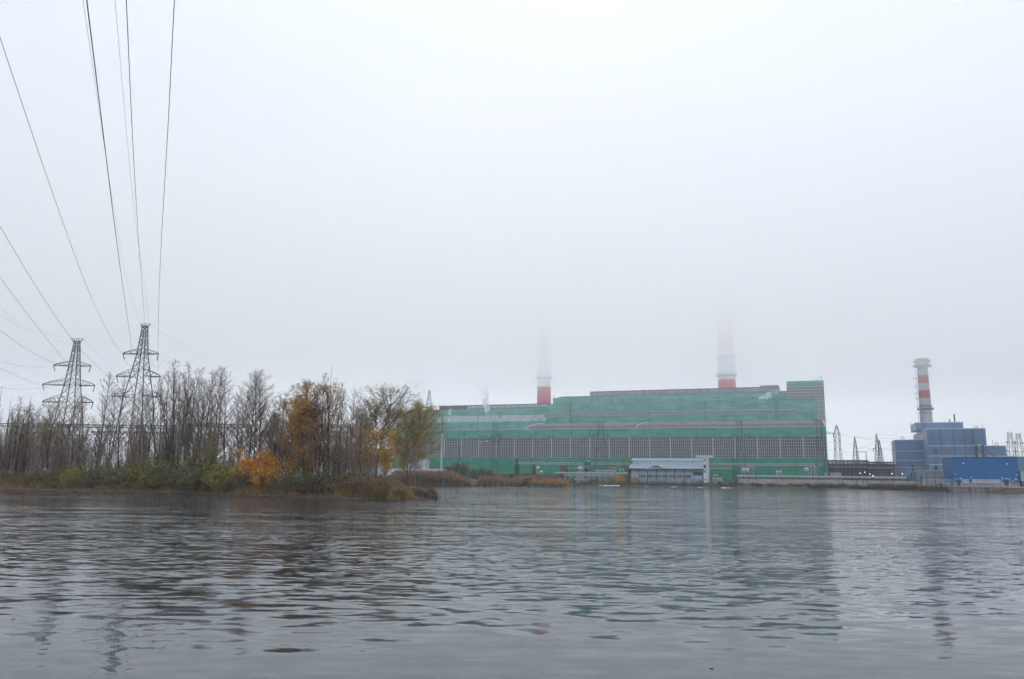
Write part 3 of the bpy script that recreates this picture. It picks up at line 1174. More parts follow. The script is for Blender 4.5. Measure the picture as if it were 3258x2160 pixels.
# main block
px, py = c6(965, 832)
uM0, zM = hit(px, py, wB)
uM1 = U(c6(1552, 832)[0], wB, py)
wdM = depth_for(785, 908, uM0, 0) - wB
wdM = max(18, min(60, wdM))
mb_ = facade('main_block', uM0, uM1, wB, wdM, zM)
b = MB()
b.pbox(uM0 - 0.15, uM0 - 0.004, wB + 0.02, wB + wdM - 0.02, YZ, zM - 0.02)
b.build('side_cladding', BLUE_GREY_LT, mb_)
b = MB()
b.pbox(uM0 - 0.2, uM1 + 0.1, wB - 0.12, wB + wdM, zM + 0.003, zM + 0.35)
for Yc, Xa, Xb in ((998, 968, 1567), (1100, 968, 1900), (1187, 968, 1200)):
    z = Z(c6(1250, Yc)[0], c6(1250, Yc)[1], wB)
    b.pbox(uM0, uM1 + (12 if Yc == 1100 else 0), wB - 0.10, wB - 0.004, z - 0.16, z + 0.16)
b.build('white_trim', TRIM, mb_)
# top block
wA = wB + 14
u0, z0 = hit(*c6(857, 770), wA)
u1 = U(c6(1330, 770)[0], wA, c6(1330, 770)[1])
ta = facade('top_block', u0, u1, wA, 22, z0, zb=zM + 0.36)
b = MB()
b.pbox(u0 - 0.15, u0 - 0.004, wA + 0.02, wA + 21.9, zM + 0.4, z0 - 0.02)
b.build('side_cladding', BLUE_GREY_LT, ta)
b = MB()
b.pbox(u0 - 0.2, u1 + 0.1, wA - 0.1, wA + 22, z0 + 0.003, z0 + 0.3)
b.build('white_trim', TRIM, ta)
b = MB()
b.tube([W2(U(c6(1280, 760)[0], wA + 3), wA + 3, z0), W2(U(c6(1280, 760)[0], wA + 3), wA + 3, z0 + 4.6)], 0.35, 8)
b.tube([W2(U(c6(1230, 760)[0], wA + 3), wA + 3, z0), W2(U(c6(1230, 760)[0], wA + 3), wA + 3, z0 + 1.8)], 0.3, 8)
b.build('exhaust_pipe', STEEL_DK, ta)
# external ladder of the top block
b = MB()
q = W2(u0 - 0.9, wA + 15, 0)
for s in (-0.5, 0.5):
    b.bar(q + WD * s + Vector((0, 0, zM)), q + WD * s + Vector((0, 0, z0 + 1.2)), 0.07)
for k in range(18):
    z = zM + (z0 - zM) * k / 17
    b.bar(q + WD * -0.5 + Vector((0, 0, z)), q + WD * 0.5 + Vector((0, 0, z)), 0.12)
b.build('ladder', STEEL_DK, ta)
# lower annex on the left, behind
wC = wB + 15
u0, zC = hit(*c6(648, 942), wC)
an = facade('annex_block', u0, uM0 + 2, wC, 20, zC)
b = MB()
b.pbox(u0 - 0.15, u0 - 0.004, wC + 0.02, wC + 19.9, YZ, zC - 0.02)
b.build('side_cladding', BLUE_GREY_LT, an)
b = MB()
for Yc in (1050, 1142, 1212):
    z = Z(*c6(720, Yc), wC)
    b.pbox(u0, uM0 + 1, wC - 0.1, wC - 0.004, z - 0.12, z + 0.12)
b.pbox(u0 - 0.1, uM0 - 0.3, wC - 0.1, wC + 20, zC + 0.003, zC + 0.25)
b.build('white_trim', TRIM, an)
# right-hand lower blocks
uD1, zD = hit(*c6(1770, 998), wB)
dn = facade('stepped_block', uM1 + 0.02, uD1, wB + 3, 30, zD)
b = MB()
b.pbox(uM1 + 0.02, uD1 + 0.1, wB + 2.9, wB + 33, zD + 0.003, zD + 0.3)
b.build('white_trim', TRIM, dn)
uE1, zE = hit(*c6(2100, 1103), wB)
facade('end_block', uD1 + 0.02, uE1, wB + 4, 30, zE)
b = MB()
for X, Y0, h in ((1462, 832, 1.8), (1525, 832, 2.6), (730, 942, 1.9), (1665, 995, 1.6), (1628, 995, 2.8)):
    ww = wC if X < 780 else wB
    b = MB()
    u, z = hit(*c6(X, Y0 + 3), ww + 2)
    if h < 2:
        for s in (-0.6, 0.6):
            b.bar(W2(u + s, ww + 2, z - .3), W2(u + s, ww + 2, z + h), 0.10)
        b.bar(W2(u - 0.6, ww + 2, z + h), W2(u + 0.6, ww + 2, z + h), 0.10)
        b.bar(W2(u - 0.6, ww + 2, z + h * .5), W2(u + 0.6, ww + 2, z + h * .5), 0.08)
    else:
        b.bar(W2(u, ww + 2, z - .3), W2(u, ww + 2, z + h), 0.07)
    b.build('roof_rail', STEEL_DK, bp_)

# cobalt building on the quay ---------------------------------------------------
qp = at_z(3118, 1565, 0)
wQ = (qp - O).dot(WD)          # quay face
zQ = Z(3118, 1100 + 1400 / 3.136, wQ)
wF = wQ + 2.2
uF0, zF = hit(*c6(1225, 1118), wF)
uF1 = U(c6(1872, 1120)[0], wF, 1457)
wdF = max(6, min(30, depth_for(1128, 1133, uF0, 0) - wF))
cb = pthing('cobalt_building', 'bright cobalt blue clad building on the quay', 'industrial building', (uF0 + uF1) / 2, wF, zQ)
zP = Z(*c6(1500, 1366), wF)
b = MB()
b.pbox(uF0, uF1, wF, wF + wdF, zP, zF)
b.build('clad_wall', COBALT, cb)
b = MB()
b.pbox(uF0, uF1, wF - 0.05, wF + wdF, zQ, zP - 0.01)
b.build('plinth', PLINTH, cb)
b = MB()
b.pbox(uF0 - 0.1, uF1 + 0.1, wF - 0.12, wF + wdF + 0.1, zF + 0.003, zF + 0.25)
b.build('roof_edge', COBALT_DK, cb)


def fbox(b, X0, X1, Y0, Y1, w0, w1):
    u0, z1 = hit(*c6(X0, Y0), wF)
    u1, z0 = hit(*c6(X1, Y1), wF)
    b.pbox(u0, u1, w0, w1, z0, z1)
    return u0, u1, z0, z1


for (X0, X1, n) in ((1328, 1388, 2), (1420, 1702, 9)):
    b = MB()
    u0, u1, z0, z1 = fbox(b, X0, X1, 1333, 1360, wF - 0.05, wF - 0.003)
    o = b.build('window', GLASS_PALE, cb)
    b = MB()
    window_grid(b, u0, u1, wF - 0.05, z0, z1, n, 1, 0.12, 0.12, d=0.06)
    b.pbox(u0 - 0.1, u1 + 0.1, wF - 0.2, wF - 0.06, z0 - 0.25, z0 - 0.08)
    b.build('frame', TRIM, o)
for (X0, X1) in ((1268, 1308), (1740, 1786)):
    b = MB()
    fbox(b, X0 + 2, X1 - 6, 1342, 1392, wF - 0.09, wF - 0.06)
    o = b.build('door', COBALT_DK, cb)
    b = MB()
    u0, u1, z0, z1 = fbox(b, X0 - 25, X1 + 10, 1326, 1331, wF - 0.9, wF - 0.004)
    b.pbox(u0, u0 + 0.12, wF - 0.2, wF - 0.06, z0 - 2.6, z0 - 0.003)
    b.pbox(u1 - 0.12, u1, wF - 0.2, wF - 0.06, z0 - 3.0, z0 - 0.003)
    b.build('canopy_frame', TRIM, o)
for X, Y in ((1335, 1173), (1768, 1178)):
    b = MB()
    fbox(b, X - 7, X + 7, Y - 7, Y + 7, wF - 0.16, wF - 0.004)
    b.build('wall_vent', WHITE, cb)
for X, Y in ((1258, 1280), (1866, 1290), (1310, 1320), (1760, 1325), (1410, 1318), (1720, 1318)):
    b = MB()
    fbox(b, X - 8, X + 8, Y - 3, Y + 3, wF - 0.5, wF - 0.004)
    b.build('wall_lamp', WHITE, cb)
for X0, X1, Y0, Y1 in ((1548, 1576, 1334, 1357), (1812, 1842, 1340, 1362), (1846, 1866, 1324, 1338)):
    b = MB()
    fbox(b, X0, X1, Y0, Y1, wF - 0.16, wF - 0.125)
    o = b.build('wall_sign', SIGN_RED if X0 < 1840 else WHITE, cb)
    if X0 < 1840:
        b = MB()
        fbox(b, X0 + 5, X1 - 5, (Y0 + Y1) / 2 - 3, (Y0 + Y1) / 2 + 2, wF - 0.19, wF - 0.163)
        b.build('sign_bar', WHITE, o)
# quay
b = MB()
uq0, uq1 = U(3036, wQ, 1550), U(3330, wQ, 1550)
qy = pthing('concrete_quay', 'rust stained concrete quay under the cobalt blue building', 'quay', (uq0 + uq1) / 2, wQ, 0)
b.pbox(uq0, uq1, wQ + 0.15, wQ + 26, -1.5, zQ - 0.45)
b.build('quay_wall', QUAY, qy)
b = MB()
b.pbox(uq0 - 0.2, uq1, wQ - 0.25, wQ + 26, zQ - 0.445, zQ - 0.003)
b.build('deck_slab', STAINED, qy)
for px in (3086, 3144, 3197, 3240):
    b = MB()
    u = U(px, wQ, 1560)
    b.pbox(u - 0.5, u + 0.5, wQ - 0.15, wQ + 0.147, -1.4, zQ - 0.46)
    b.build('fender_pile', BRICK_DK, qy)
# gantry frame behind the cobalt roof
gf = pthing('pipe_gantry', 'dark steel gantry frame with long braces behind the cobalt building', 'gantry', U(3130, -14), -14, YZ)
for X in (1460, 1525):
    b = MB()
    u = U(c6(X, 1000)[0], -14, 1420)
    zt = Z(*c6(X, 990), -14)
    b.pbox(u - 0.45, u + 0.45, -14.4, -13.6, YZ, zt)
    b.build('post', STEEL_DK, gf)
b = MB()
p0 = W2(U(c6(1450, 997)[0], -14), -14, Z(*c6(1450, 997), -14))
p1 = W2(U(c6(1528, 985)[0], -14), -14, Z(*c6(1528, 985), -14))
b.tube([p0, p1], 0.4, 6)
b.build('beam', LIGHT_STEEL, gf)
b = MB()
for (Xa, Ya, Xb, Yb) in ((1532, 992, 1690, 1125), (1466, 1000, 1610, 1125)):
    b = MB()
    b.bar(W2(U(c6(Xa, Ya)[0], -14), -14, Z(*c6(Xa, Ya), -14)), W2(U(c6(Xb, Yb)[0], -10), -10, Z(*c6(Xb, Yb), -10) - 1), 0.17)
    b.build('brace', STEEL_DK, gf)

# louvres, doors and downpipes on the blue-grey block
for (Xa, Xb, Ya, Yb) in ((1030, 1075, 1035, 1060), (1150, 1200, 1035, 1060), (1290, 1330, 930, 960), (1020, 1050, 1235, 1275), (1380, 1420, 1035, 1060)):
    u0, z1 = hit(*c6(Xa, Ya), wB)
    u1, z0 = hit(*c6(Xb, Yb), wB)
    b = MB()
    for k in range(6):
        za = z0 + (z1 - z0) * k / 6
        b.hexa([W2(u0, wB - 0.20, za), W2(u1, wB - 0.20, za), W2(u1, wB - 0.12, za), W2(u0, wB - 0.12, za), W2(u0, wB - 0.13, za + .3), W2(u1, wB - 0.13, za + .3), W2(u1, wB - 0.105, za + .3), W2(u0, wB - 0.105, za + .3)])
    b.build('louvre', DARK_CH, mb_)
for X in (1110, 1240, 1345, 1440):
    u, _ = hit(*c6(X, 950), wB)
    b = MB()
    b.pbox(u - 0.12, u + 0.12, wB - 0.35, wB - 0.11, YZ, zM - 0.1)
    b.build('downpipe', DARK_CH, mb_)
# ladders and pipes on the green walls
for px in (1815, 2065, 2245, 2470):
    u = U(px, w1 - .2, 1330)
    b = MB()
    for s in (-0.3, 0.3):
        b.pbox(u + s - .05, u + s + .05, w1 - 0.45, w1 - 0.35, zT + 4.5, zb1 + 0.8)
    for k in range(16):
        z = zT + 4.5 + (zb1 - zT - 4.5) * k / 16
        b.pbox(u - .25, u + .25, w1 - 0.44, w1 - 0.36, z, z + 0.08)
    b.build('ladder', STEEL_DK, bh)
for px in (1500, 1690, 1985, 2110, 2330, 2530):
    u = U(px, 0, 1420)
    b = MB()
    b.pbox(u - 0.14, u + 0.14, -0.42, -0.17, YZ, zWB - 0.3)
    b.build('riser_pipe', STEEL_RUST if px % 3 else LIGHT_STEEL, hall)
# ------------------------------------------------------------------ lattice towers
def lerp(a, b, t):
    return a + (b - a) * t


def tower(name, label, loc, rot, prof, arms, top=None, rl=0.10, rb=0.05, mt=None, group=None, panels=None, ins=True, tip=False, insl=2.2):
    """prof: [(z, half width)], arms: [(z, left, right, root height)]"""
    mt = mt or TOWER_STEEL
    root = thing(name, label, 'pylon', loc, rot, group)
    M = ROOTM[root.name]

    def P(x, y, z):
        return M @ Vector((x, y, z))

    def hw(z):
        for i in range(len(prof) - 1):
            if prof[i][0] <= z <= prof[i + 1][0]:
                return lerp(prof[i][1], prof[i + 1][1], (z - prof[i][0]) / (prof[i + 1][0] - prof[i][0]))
        return prof[-1][1]
    H = prof[-1][0]
    for sx, sy in ((-1, -1), (1, -1), (1, 1), (-1, 1)):
        b = MB()
        b.tube([P(sx * h, sy * h, z) for z, h in prof], rl, 4)
        b.build('leg', mt, root)
    b = MB()
    z = 0.0
    levels = [0.0]
    while z < H - 0.3:
        z += max(0.9, hw(z) * (1.55 if panels is None else panels))
        levels.append(min(z, H))
    for i in range(len(levels) - 1):
        z0, z1 = levels[i], levels[i + 1]
        a, c = hw(z0), hw(z1)
        for k in range(4):
            q = [(-1, -1), (1, -1), (1, 1), (-1, 1)]
            s0, s1 = q[k], q[(k + 1) % 4]
            b.bar(P(s0[0] * a, s0[1] * a, z0), P(s1[0] * c, s1[1] * c, z1), rb)
            b.bar(P(s1[0] * a, s1[1] * a, z0), P(s0[0] * c, s0[1] * c, z1), rb)
            if i % 2 == 0:
                b.bar(P(s0[0] * a, s0[1] * a, z0), P(s1[0] * a, s1[1] * a, z0), rb * 0.9)
    b.build('lattice', mt, root)
    for (za, la, ra, hh) in arms:
        for sgn, ln in ((-1, la), (1, ra)):
            if ln <= 0:
                continue
            h0, h1 = hw(za), hw(za + hh)
            b = MB()
            tipp = P(sgn * ln, 0, za + 0.05)
            nseg = max(3, int(ln / 1.1))
            prev = None
            for k in range(nseg + 1):
                t = k / nseg
                lo = [P(sgn * lerp(h0, ln, t), y * lerp(h0, 0.12, t), za) for y in (-1, 1)]
                # upper chord bows down to the tip
                tt = t ** 1.0
                up = [P(sgn * lerp(h1, ln, t), y * lerp(h1, 0.12, t), za + hh * (1 - tt) ** 0.75 + 0.12) for y in (-1, 1)]
                if prev:
                    for j in (0, 1):
                        b.bar(prev[0][j], lo[j], rb * 1.7)
                        b.bar(prev[1][j], up[j], rb * 1.45)
                        b.bar(prev[0][j], up[j], rb * 0.9)
                    b.bar(prev[0][0], lo[1], rb * 0.9)
                    b.bar(lo[0], lo[1], rb * 0.8)
                prev = (lo, up)
            b.build('cross_arm', mt, root)
            if ins:
                b = MB()
                if ins == 'hang':
                    e = tipp + Vector((0, 0, -insl))
                    b.tube([tipp, e], 0.12, 6)
                else:
                    dirw = Vector((-sgn * 0.25 + 0.25, -0.3, -0.95)).normalized()
                    e = tipp + dirw * insl
                    b.tube([tipp, tipp + dirw * insl], 0.08, 6)
                b.build('insulator', INSUL, root)
    if top:
        b = MB()
        h = hw(H)
        for y in (-1, 1):
            b.bar(P(-top, 0, H + 0.25), P(top, 0, H + 0.25), rb * 1.5)
            b.bar(P(-top, 0, H + 0.2), P(-h, y * h, H - 0.7), rb)
            b.bar(P(top, 0, H + 0.2), P(h, y * h, H - 0.7), rb)
        b.build('earth_wire_bracket', mt, root)
    return root


def near_tower(label, px, ytop, Y, arms_px, prof_px, top_px, rot):
    """arms_px: (y, half span left px, half span right px); prof_px: (y, half width px)"""
    p = at_y(px, ytop, Y)
    gz = 1.2
    loc = Vector((p.x, Y, gz))
    s = mpp(p)
    prof = [(0, prof_px[0][1] * s * .85)]
    for y, h in prof_px[1:]:
        prof.append((at_y(px, y, Y).z - gz, h * s * .85))
    arms = [(at_y(px, y, Y).z - gz, l * s * 1.04, r * s * 1.04, hh * s) for y, l, r, hh in arms_px]
    return tower('power_pylon', label, loc, rot, prof, arms, top_px * s, rl=0.105, rb=0.044, insl=1.5), loc, s


T2, T2loc, T2s = near_tower('tallest lattice pylon rising behind the bare alders, with three cross arms', 462, 1034, 160.0,
                            [(1126, 62, 50, 14), (1198, 76, 62, 20), (1262, 84, 70, 20)],
                            [(0, 62), (1262, 36), (1198, 25), (1126, 14), (1034, 6.5)], 17, math.radians(-4))
T1, T1loc, T1s = near_tower('shorter lattice pylon on the far left with wide slanted cross arms', 246, 1081, 172.0,
                            [(1164, 62, 48, 13), (1226, 88, 66, 18), (1280, 82, 66, 20)],
                            [(0, 52), (1280, 28), (1226, 20), (1164, 14), (1081, 6.5)], 19, math.radians(3))

# distant towers in front of the plant: plant-frame depth, columns and rows from the photograph
FT = [
    ('dark lattice pylon standing beside the olive willow, left end of the green hall', 1366, 1241, -18, [(1296, 24, 26, 7), (1338, 8, 26, 6), (1381, 6, 24, 6)], [(0, 16), (1381, 11), (1296, 8), (1241, 1.6)], 0, 0.10),
    ('lattice pylon before the green hall between the reeds and the white mast', 1577, 1346, -12, [(1386, 14, 18, 5)], [(0, 13), (1386, 7), (1346, 6)], 11, 0.0),
    ('broad lattice pylon before the green hall, left of the pump house', 1911, 1341, -22, [(1386, 24, 27, 8)], [(0, 30), (1460, 17), (1386, 9), (1341, 7)], 14, 0.05),
    ('lattice pylon before the gridded windows, right of the pump house', 2352, 1339, -20, [(1386, 30, 34, 8)], [(0, 20), (1440, 9), (1386, 7), (1339, 7)], 22, -0.05),
    ('lattice pylon at the right corner of the green hall, its arm against the sky', 2604, 1335, -22, [(1380, 36, 42, 8)], [(0, 20), (1440, 9), (1380, 7), (1335, 8)], 26, 0.1),
    ('pale lattice pylon with three short ringed arms, right of the green hall', 2661, 1352, -4, [(1380, 10, 9, 5), (1404, 9, 9, 5), (1430, 9, 9, 5)], [(0, 14), (1430, 8), (1380, 7.5), (1352, 1)], 0, 0.3),
    ('narrow pointed lattice tower, leftmost of the three over the dark pipe racks', 2719, 1389, -12, [], [(0, 10), (1460, 7.5), (1389, 0.8)], 0, 0.2),
    ('tallest pointed lattice tower over the dark pipe racks, beside a thinner twin', 2788, 1380, -14, [(1427, 12, 12, 2)], [(0, 11), (1460, 7.5), (1380, 0.8)], 0, 0.2),
    ('thin pointed lattice tower tucked right behind the tallest pointed one', 2797, 1399, -6, [], [(0, 12), (1450, 6), (1399, 0.8)], 0, 0.2),
    ('hazy lattice pylon far right, left one of the pair beyond the blue plant', 3212, 1376, 60, [(1408, 14, 14, 4), (1436, 15, 15, 4)], [(0, 15), (1436, 9), (1376, 4.5)], 9, 0.2),
    ('hazy lattice pylon far right, right one of the pair beyond the blue plant', 3239, 1380, 64, [(1411, 14, 14, 4), (1438, 15, 15, 4)], [(0, 15), (1438, 9), (1380, 4.5)], 9, 0.2),
]
FTL = []
for (lab, px, yt, w_, arms, prof, top, rot) in FT:
    u, z = hit(px, yt, w_)
    loc = W2(u, w_, YZ)
    s = mpp(W2(u, w_, 12))
    pr = [(0, prof[0][1] * s)] + [(Z(px, y, w_) - YZ, h * s) for y, h in prof[1:]]
    ar = [(Z(px, y, w_) - YZ, l * s, r * s, hh * s) for y, l, r, hh in arms]
    far = px > 3100 or px == 2661
    tower('power_pylon' if arms else 'lattice_mast', lab, loc, rot - PHI, pr, ar, top * s, rl=0.10, rb=0.048, mt=TOWER_FAR, group='pylons around the plant', panels=1.9,
          ins='hang' if (arms and not far) else False, insl=1.8)
    FTL.append((loc, s))

# ------------------------------------------------------------------ wires
def cable(label, pts, d0, d1, r=0.017, mt=None, name='power_line', group='power lines overhead', n=40):
    """pts: image points of one wire, d0/d1 its depth (world Y) at both ends; it hangs as a smooth curve"""
    # chord-length parameter
    L_ = [0.0]
    for i in range(1, len(pts)):
        L_.append(L_[-1] + math.hypot(pts[i][0] - pts[i - 1][0], pts[i][1] - pts[i - 1][1]))

    def cr_(t):
        s = t * L_[-1]
        i = 0
        while i < len(pts) - 2 and s > L_[i + 1]:
            i += 1
        f = (s - L_[i]) / (L_[i + 1] - L_[i])
        p = [pts[max(i - 1, 0)], pts[i], pts[i + 1], pts[min(i + 2, len(pts) - 1)]]
        h = L_[i + 1] - L_[i]
        def tang(a, c, sp):
            return ((c[0] - a[0]) / sp * h, (c[1] - a[1]) / sp * h)
        m0 = tang(p[0], p[2], L_[i + 1] - L_[max(i - 1, 0)])
        m1 = tang(p[1], p[3], L_[min(i + 2, len(pts) - 1)] - L_[i])
        f2, f3 = f * f, f * f * f
        h00, h10, h01, h11 = 2 * f3 - 3 * f2 + 1, f3 - 2 * f2 + f, -2 * f3 + 3 * f2, f3 - f2
        return tuple(h00 * p[1][k] + h10 * m0[k] + h01 * p[2][k] + h11 * m1[k] for k in (0, 1))
    P = []
    for k in range(n + 1):
        t = k / n
        x, y = cr_(t)
        d = 1.0 / lerp(1.0 / d0, 1.0 / d1, t)
        P.append(at_y(x, y, d))
    b = MB()
    b.tube(P, r, 5)
    o = b.build(name, mt or CABLE)
    tag(o, label, 'power line', group)
    return o


d2, d1_ = 160.0, 172.0
cable('thick conductor dropping from the top edge to the upper left arm of the tallest pylon', [(262, -110), (276, 0), (329, 429), (375, 796), (421, 1118)], 26, d2, 0.024)
cable('conductor from the top edge to the peak of the tallest pylon', [(398, -80), (402, 0), (421, 421), (440, 750), (461, 1030)], 30, d2, 0.019)
cable('rightmost conductor falling from the top edge onto the right arms of the tallest pylon', [(563, -100), (555, 0), (536, 375), (511, 812), (504, 1034), (503, 1180)], 30, d2, 0.019)
cable('conductor curving from the left edge to the upper left arm tip of the tallest pylon', [(-40, -10), (0, 119), (191, 681), (295, 957), (375, 1110), (398, 1127)], 36, d2, 0.018)
cable('faint grey earth wire beside the thick conductor', [(252, -90), (264, 0), (318, 367), (360, 651), (406, 903), (446, 1032)], 40, d2, 0.011, EARTH_WIRE)
cable('faint grey earth wire between the two middle conductors', [(358, -90), (366, 0), (402, 413), (429, 689), (477, 1030)], 40, d2, 0.011, EARTH_WIRE)
cable('conductor passing the peak of the shorter pylon to the second arm of the tallest pylon', [(-60, 625), (0, 720), (115, 911), (229, 1078), (324, 1179), (373, 1203)], 62, d2, 0.019)
cable('conductor from the left edge into the upper arm of the shorter pylon', [(-60, 803), (0, 883), (115, 1034), (209, 1152)], 70, d1_, 0.02)
cable('conductor from the left edge to the upper left arm tip of the shorter pylon', [(-60, 1010), (0, 1051), (84, 1110), (182, 1160)], 80, d1_, 0.019)
cable('upper faint earth wire sagging to the peak of the shorter pylon', [(-60, 940), (0, 981), (63, 1027), (139, 1061), (229, 1079)], 80, d1_, 0.011, EARTH_WIRE)
cable('lower faint earth wire sagging to the peak of the shorter pylon', [(-60, 955), (0, 1000), (84, 1050), (160, 1082), (231, 1086)], 80, d1_, 0.011, EARTH_WIRE)
cable('nearly level conductor reaching the upper arm of the shorter pylon', [(-60, 1139), (0, 1151), (84, 1166), (181, 1167)], 110, d1_, 0.016)
cable('conductor descending behind the second arm of the shorter pylon', [(-60, 1142), (0, 1172), (139, 1229), (230, 1252)], 110, d1_, 0.017)
cable('level conductor to the left tip of the second arm of the shorter pylon', [(-60, 1228), (0, 1233), (84, 1238), (152, 1232)], 110, d1_, 0.016)
cable('thin line rising to the lowest left arm of the shorter pylon', [(85, 1320), (110, 1298), (150, 1284)], 200, d1_, 0.014)
cable('thin line crossing up to the second arm of the shorter pylon', [(30, 1310), (90, 1262), (150, 1228)], 240, d1_, 0.012)
cable('pale line crossing behind the shorter pylon up to its peak', [(0, 1255), (120, 1180), (228, 1086)], 260, d1_, 0.010, EARTH_WIRE)
cable('pale line leaving the peak of the tallest pylon to the right', [(480, 1034), (589, 1103), (699, 1170), (820, 1250)], d2, 240, 0.011, EARTH_WIRE)
cable('conductor leaving the right upper arm of the tallest pylon', [(512, 1140), (545, 1166), (590, 1205)], d2, 180, 0.014)
cable('pale line leaving the peak of the shorter pylon to the right', [(268, 1082), (330, 1140), (380, 1196)], d1_, 210, 0.010, EARTH_WIRE)
cable('slack jumper loop under the left upper arm of the tallest pylon', [(398, 1148), (410, 1160), (424, 1165), (438, 1150), (446, 1128)], d2, d2, 0.013, n=16)
cable('slack jumper loop under the right upper arm of the tallest pylon', [(476, 1100), (481, 1142), (495, 1168), (508, 1164), (519, 1150)], d2, d2, 0.013, n=16)
cable('slack jumper loop under the second left arm of the shorter pylon', [(139, 1238), (140, 1260), (147, 1260), (150, 1238)], d1_, d1_, 0.013, n=14)
# far wires about the plant
cable('faint line from the dark pylon by the willow over the green roof', [(1372, 1241), (1480, 1262), (1600, 1284)], 395, 420, 0.022, EARTH_WIRE, group='lines around the plant', n=16)
for i, (a, c, e) in enumerate((((2664, 1381), (2755, 1396), (2870, 1411)), ((2668, 1405), (2760, 1426), (2900, 1434)), ((2720, 1389), (2800, 1394), (2960, 1400)), ((2718, 1428), (2750, 1424), (2786, 1404)),
                               ((2606, 1412), (2640, 1408), (2662, 1404)), ((2608, 1440), (2640, 1434), (2662, 1430)), ((2668, 1432), (2720, 1442), (2790, 1428)), ((2788, 1380), (2900, 1391), (3020, 1399)),
                               ((2800, 1425), (2900, 1437), (3080, 1444)), ((3180, 1408), (3240, 1411), (3300, 1417)), ((3180, 1436), (3240, 1438), (3300, 1441)))):
    Yd = 345 if i < 9 else 395
    Ye = 320 if i < 9 else 380
    cable(['upper line of the pale ringed pylon running to the blue plant', 'middle line of the pale ringed pylon running to the blue plant', 'line from the tip of the leftmost pointed tower',
           'slack line sagging between two pointed towers', 'short upper line from the green hall corner to the ringed pylon', 'short lower line from the green hall corner to the ringed pylon',
           'low line sagging from the ringed pylon past the pointed towers', 'line from the tip of the tallest pointed tower', 'line crossing the front of the blue grey plant',
           'upper line of the hazy pylon pair', 'lower line of the hazy pylon pair'][i], [a, c, e], Yd, Ye, 0.024, None, group='lines around the plant', n=12)

# ------------------------------------------------------------------ pump house at the water
def yz(px, py, w):
    return hit(px, py, w)


wP = -34.0
ph_u0, ph_u1 = U(2003, wP, 1490), U(2238, wP, 1490)
ph = pthing('pump_house', 'pale blue pump house with grey sloping roof, canopy and a blue panelled end wall', 'pump house', (ph_u0 + ph_u1) / 2, wP, YZ - .2)
zR1, zR2, zR3, zR4 = Z(2120, 1458, wP + 9), Z(2120, 1465.5, wP + 7), Z(2120, 1474.5, wP + 5), Z(2120, 1490, wP)
zW0, zW1 = Z(2120, 1523, wP + 2), Z(2120, 1510, wP + 2)
b = MB()
b.pbox(ph_u0 + 0.5, ph_u1, wP + 2, wP + 9, YZ - 0.4, zR4 - 0.5)
b.build('lower_wall', SKYBLUE, ph)
b = MB()
b.pbox(ph_u0 + 0.5, ph_u1, wP + 5.3, wP + 9, zR4 - 0.4, zR2)
b.build('clerestory_wall', SKYBLUE, ph)
b = MB()
for (wa, za, wb_, zb_, th) in ((wP - 0.3, zR4, wP + 5.28, zR3, 0.22), (wP + 4.9, zR2 + 0.01, wP + 9.5, zR1, 0.25)):
    b.hexa([W2(ph_u0 - 0.4, wa, za - th), W2(ph_u1 + .2, wa, za - th), W2(ph_u1 + .2, wb_, zb_ - th), W2(ph_u0 - 0.4, wb_, zb_ - th),
            W2(ph_u0 - 0.4, wa, za), W2(ph_u1 + .2, wa, za), W2(ph_u1 + .2, wb_, zb_), W2(ph_u0 - 0.4, wb_, zb_)])
b.build('roof', SKYGREY, ph)
b = MB()
b.pbox(ph_u0 - 0.6, ph_u1 + 0.2, wP - 0.7, wP + 1.9, zR4 - 0.62, zR4 - 0.24)
b.build('canopy_beam', STEEL_DK, ph)
nb = 8
for i in range(nb + 1):
    u = lerp(ph_u0, ph_u1 - 0.4, i / nb)
    b = MB()
    b.pbox(u - 0.13, u + 0.13, wP - 0.25, wP + 0.05, YZ - 0.4, zR4 - 0.63)
    b.bar(W2(u, wP - 0.1, zR4 - 1.7), W2(u + 1.0, wP - 0.1, zR4 - 0.66), 0.07)
    b.build('column', STEEL_DK, ph)
for i in range(7):
    ua_ = lerp(ph_u0 + 4.5, ph_u1 - 6, i / 7.0)
    uc_ = lerp(ph_u0 + 4.5, ph_u1 - 6, (i + 0.92) / 7.0)
    b = MB()
    b.pbox(ua_, uc_, wP + 1.93, wP + 1.997, zW0 + 0.2, zW1)
    o = b.build('window', PANE, ph)
    b = MB()
    window_grid(b, ua_, uc_, wP + 1.93, zW0 + 0.2, zW1, 6, 1, 0.14, 0.14, d=0.08)
    b.build('frame', TRIM, o)
b = MB()
b.pbox(ph_u1 - 5.0, ph_u1 - 1.0, wP + 1.90, wP + 1.995, zW1 - 0.2, zW1 + 1.3)
o = b.build('shutter_panel', STEEL_DK, ph)
b = MB()
b.pbox(ph_u1 - 5.4, ph_u1 - 0.6, wP + 1.2, wP + 1.99, zW1 + 1.35, zW1 + 1.5)
b.build('hood', LIGHT_STEEL, o)
b = MB()
b.pbox(ph_u0 + 0.6, ph_u1 - 0.2, wP + 1.85, wP + 1.996, YZ - 0.3, zW0 + 0.05)
b.build('dado', LIGHT_STEEL, ph)
b = MB()
b.pbox(ph_u0 + 4.4, ph_u1 - 0.2, wP + 1.82, wP + 1.993, zW1 + 1.75, zW1 + 1.95)
b.build('blue_rail', MAST_BLUE, ph)
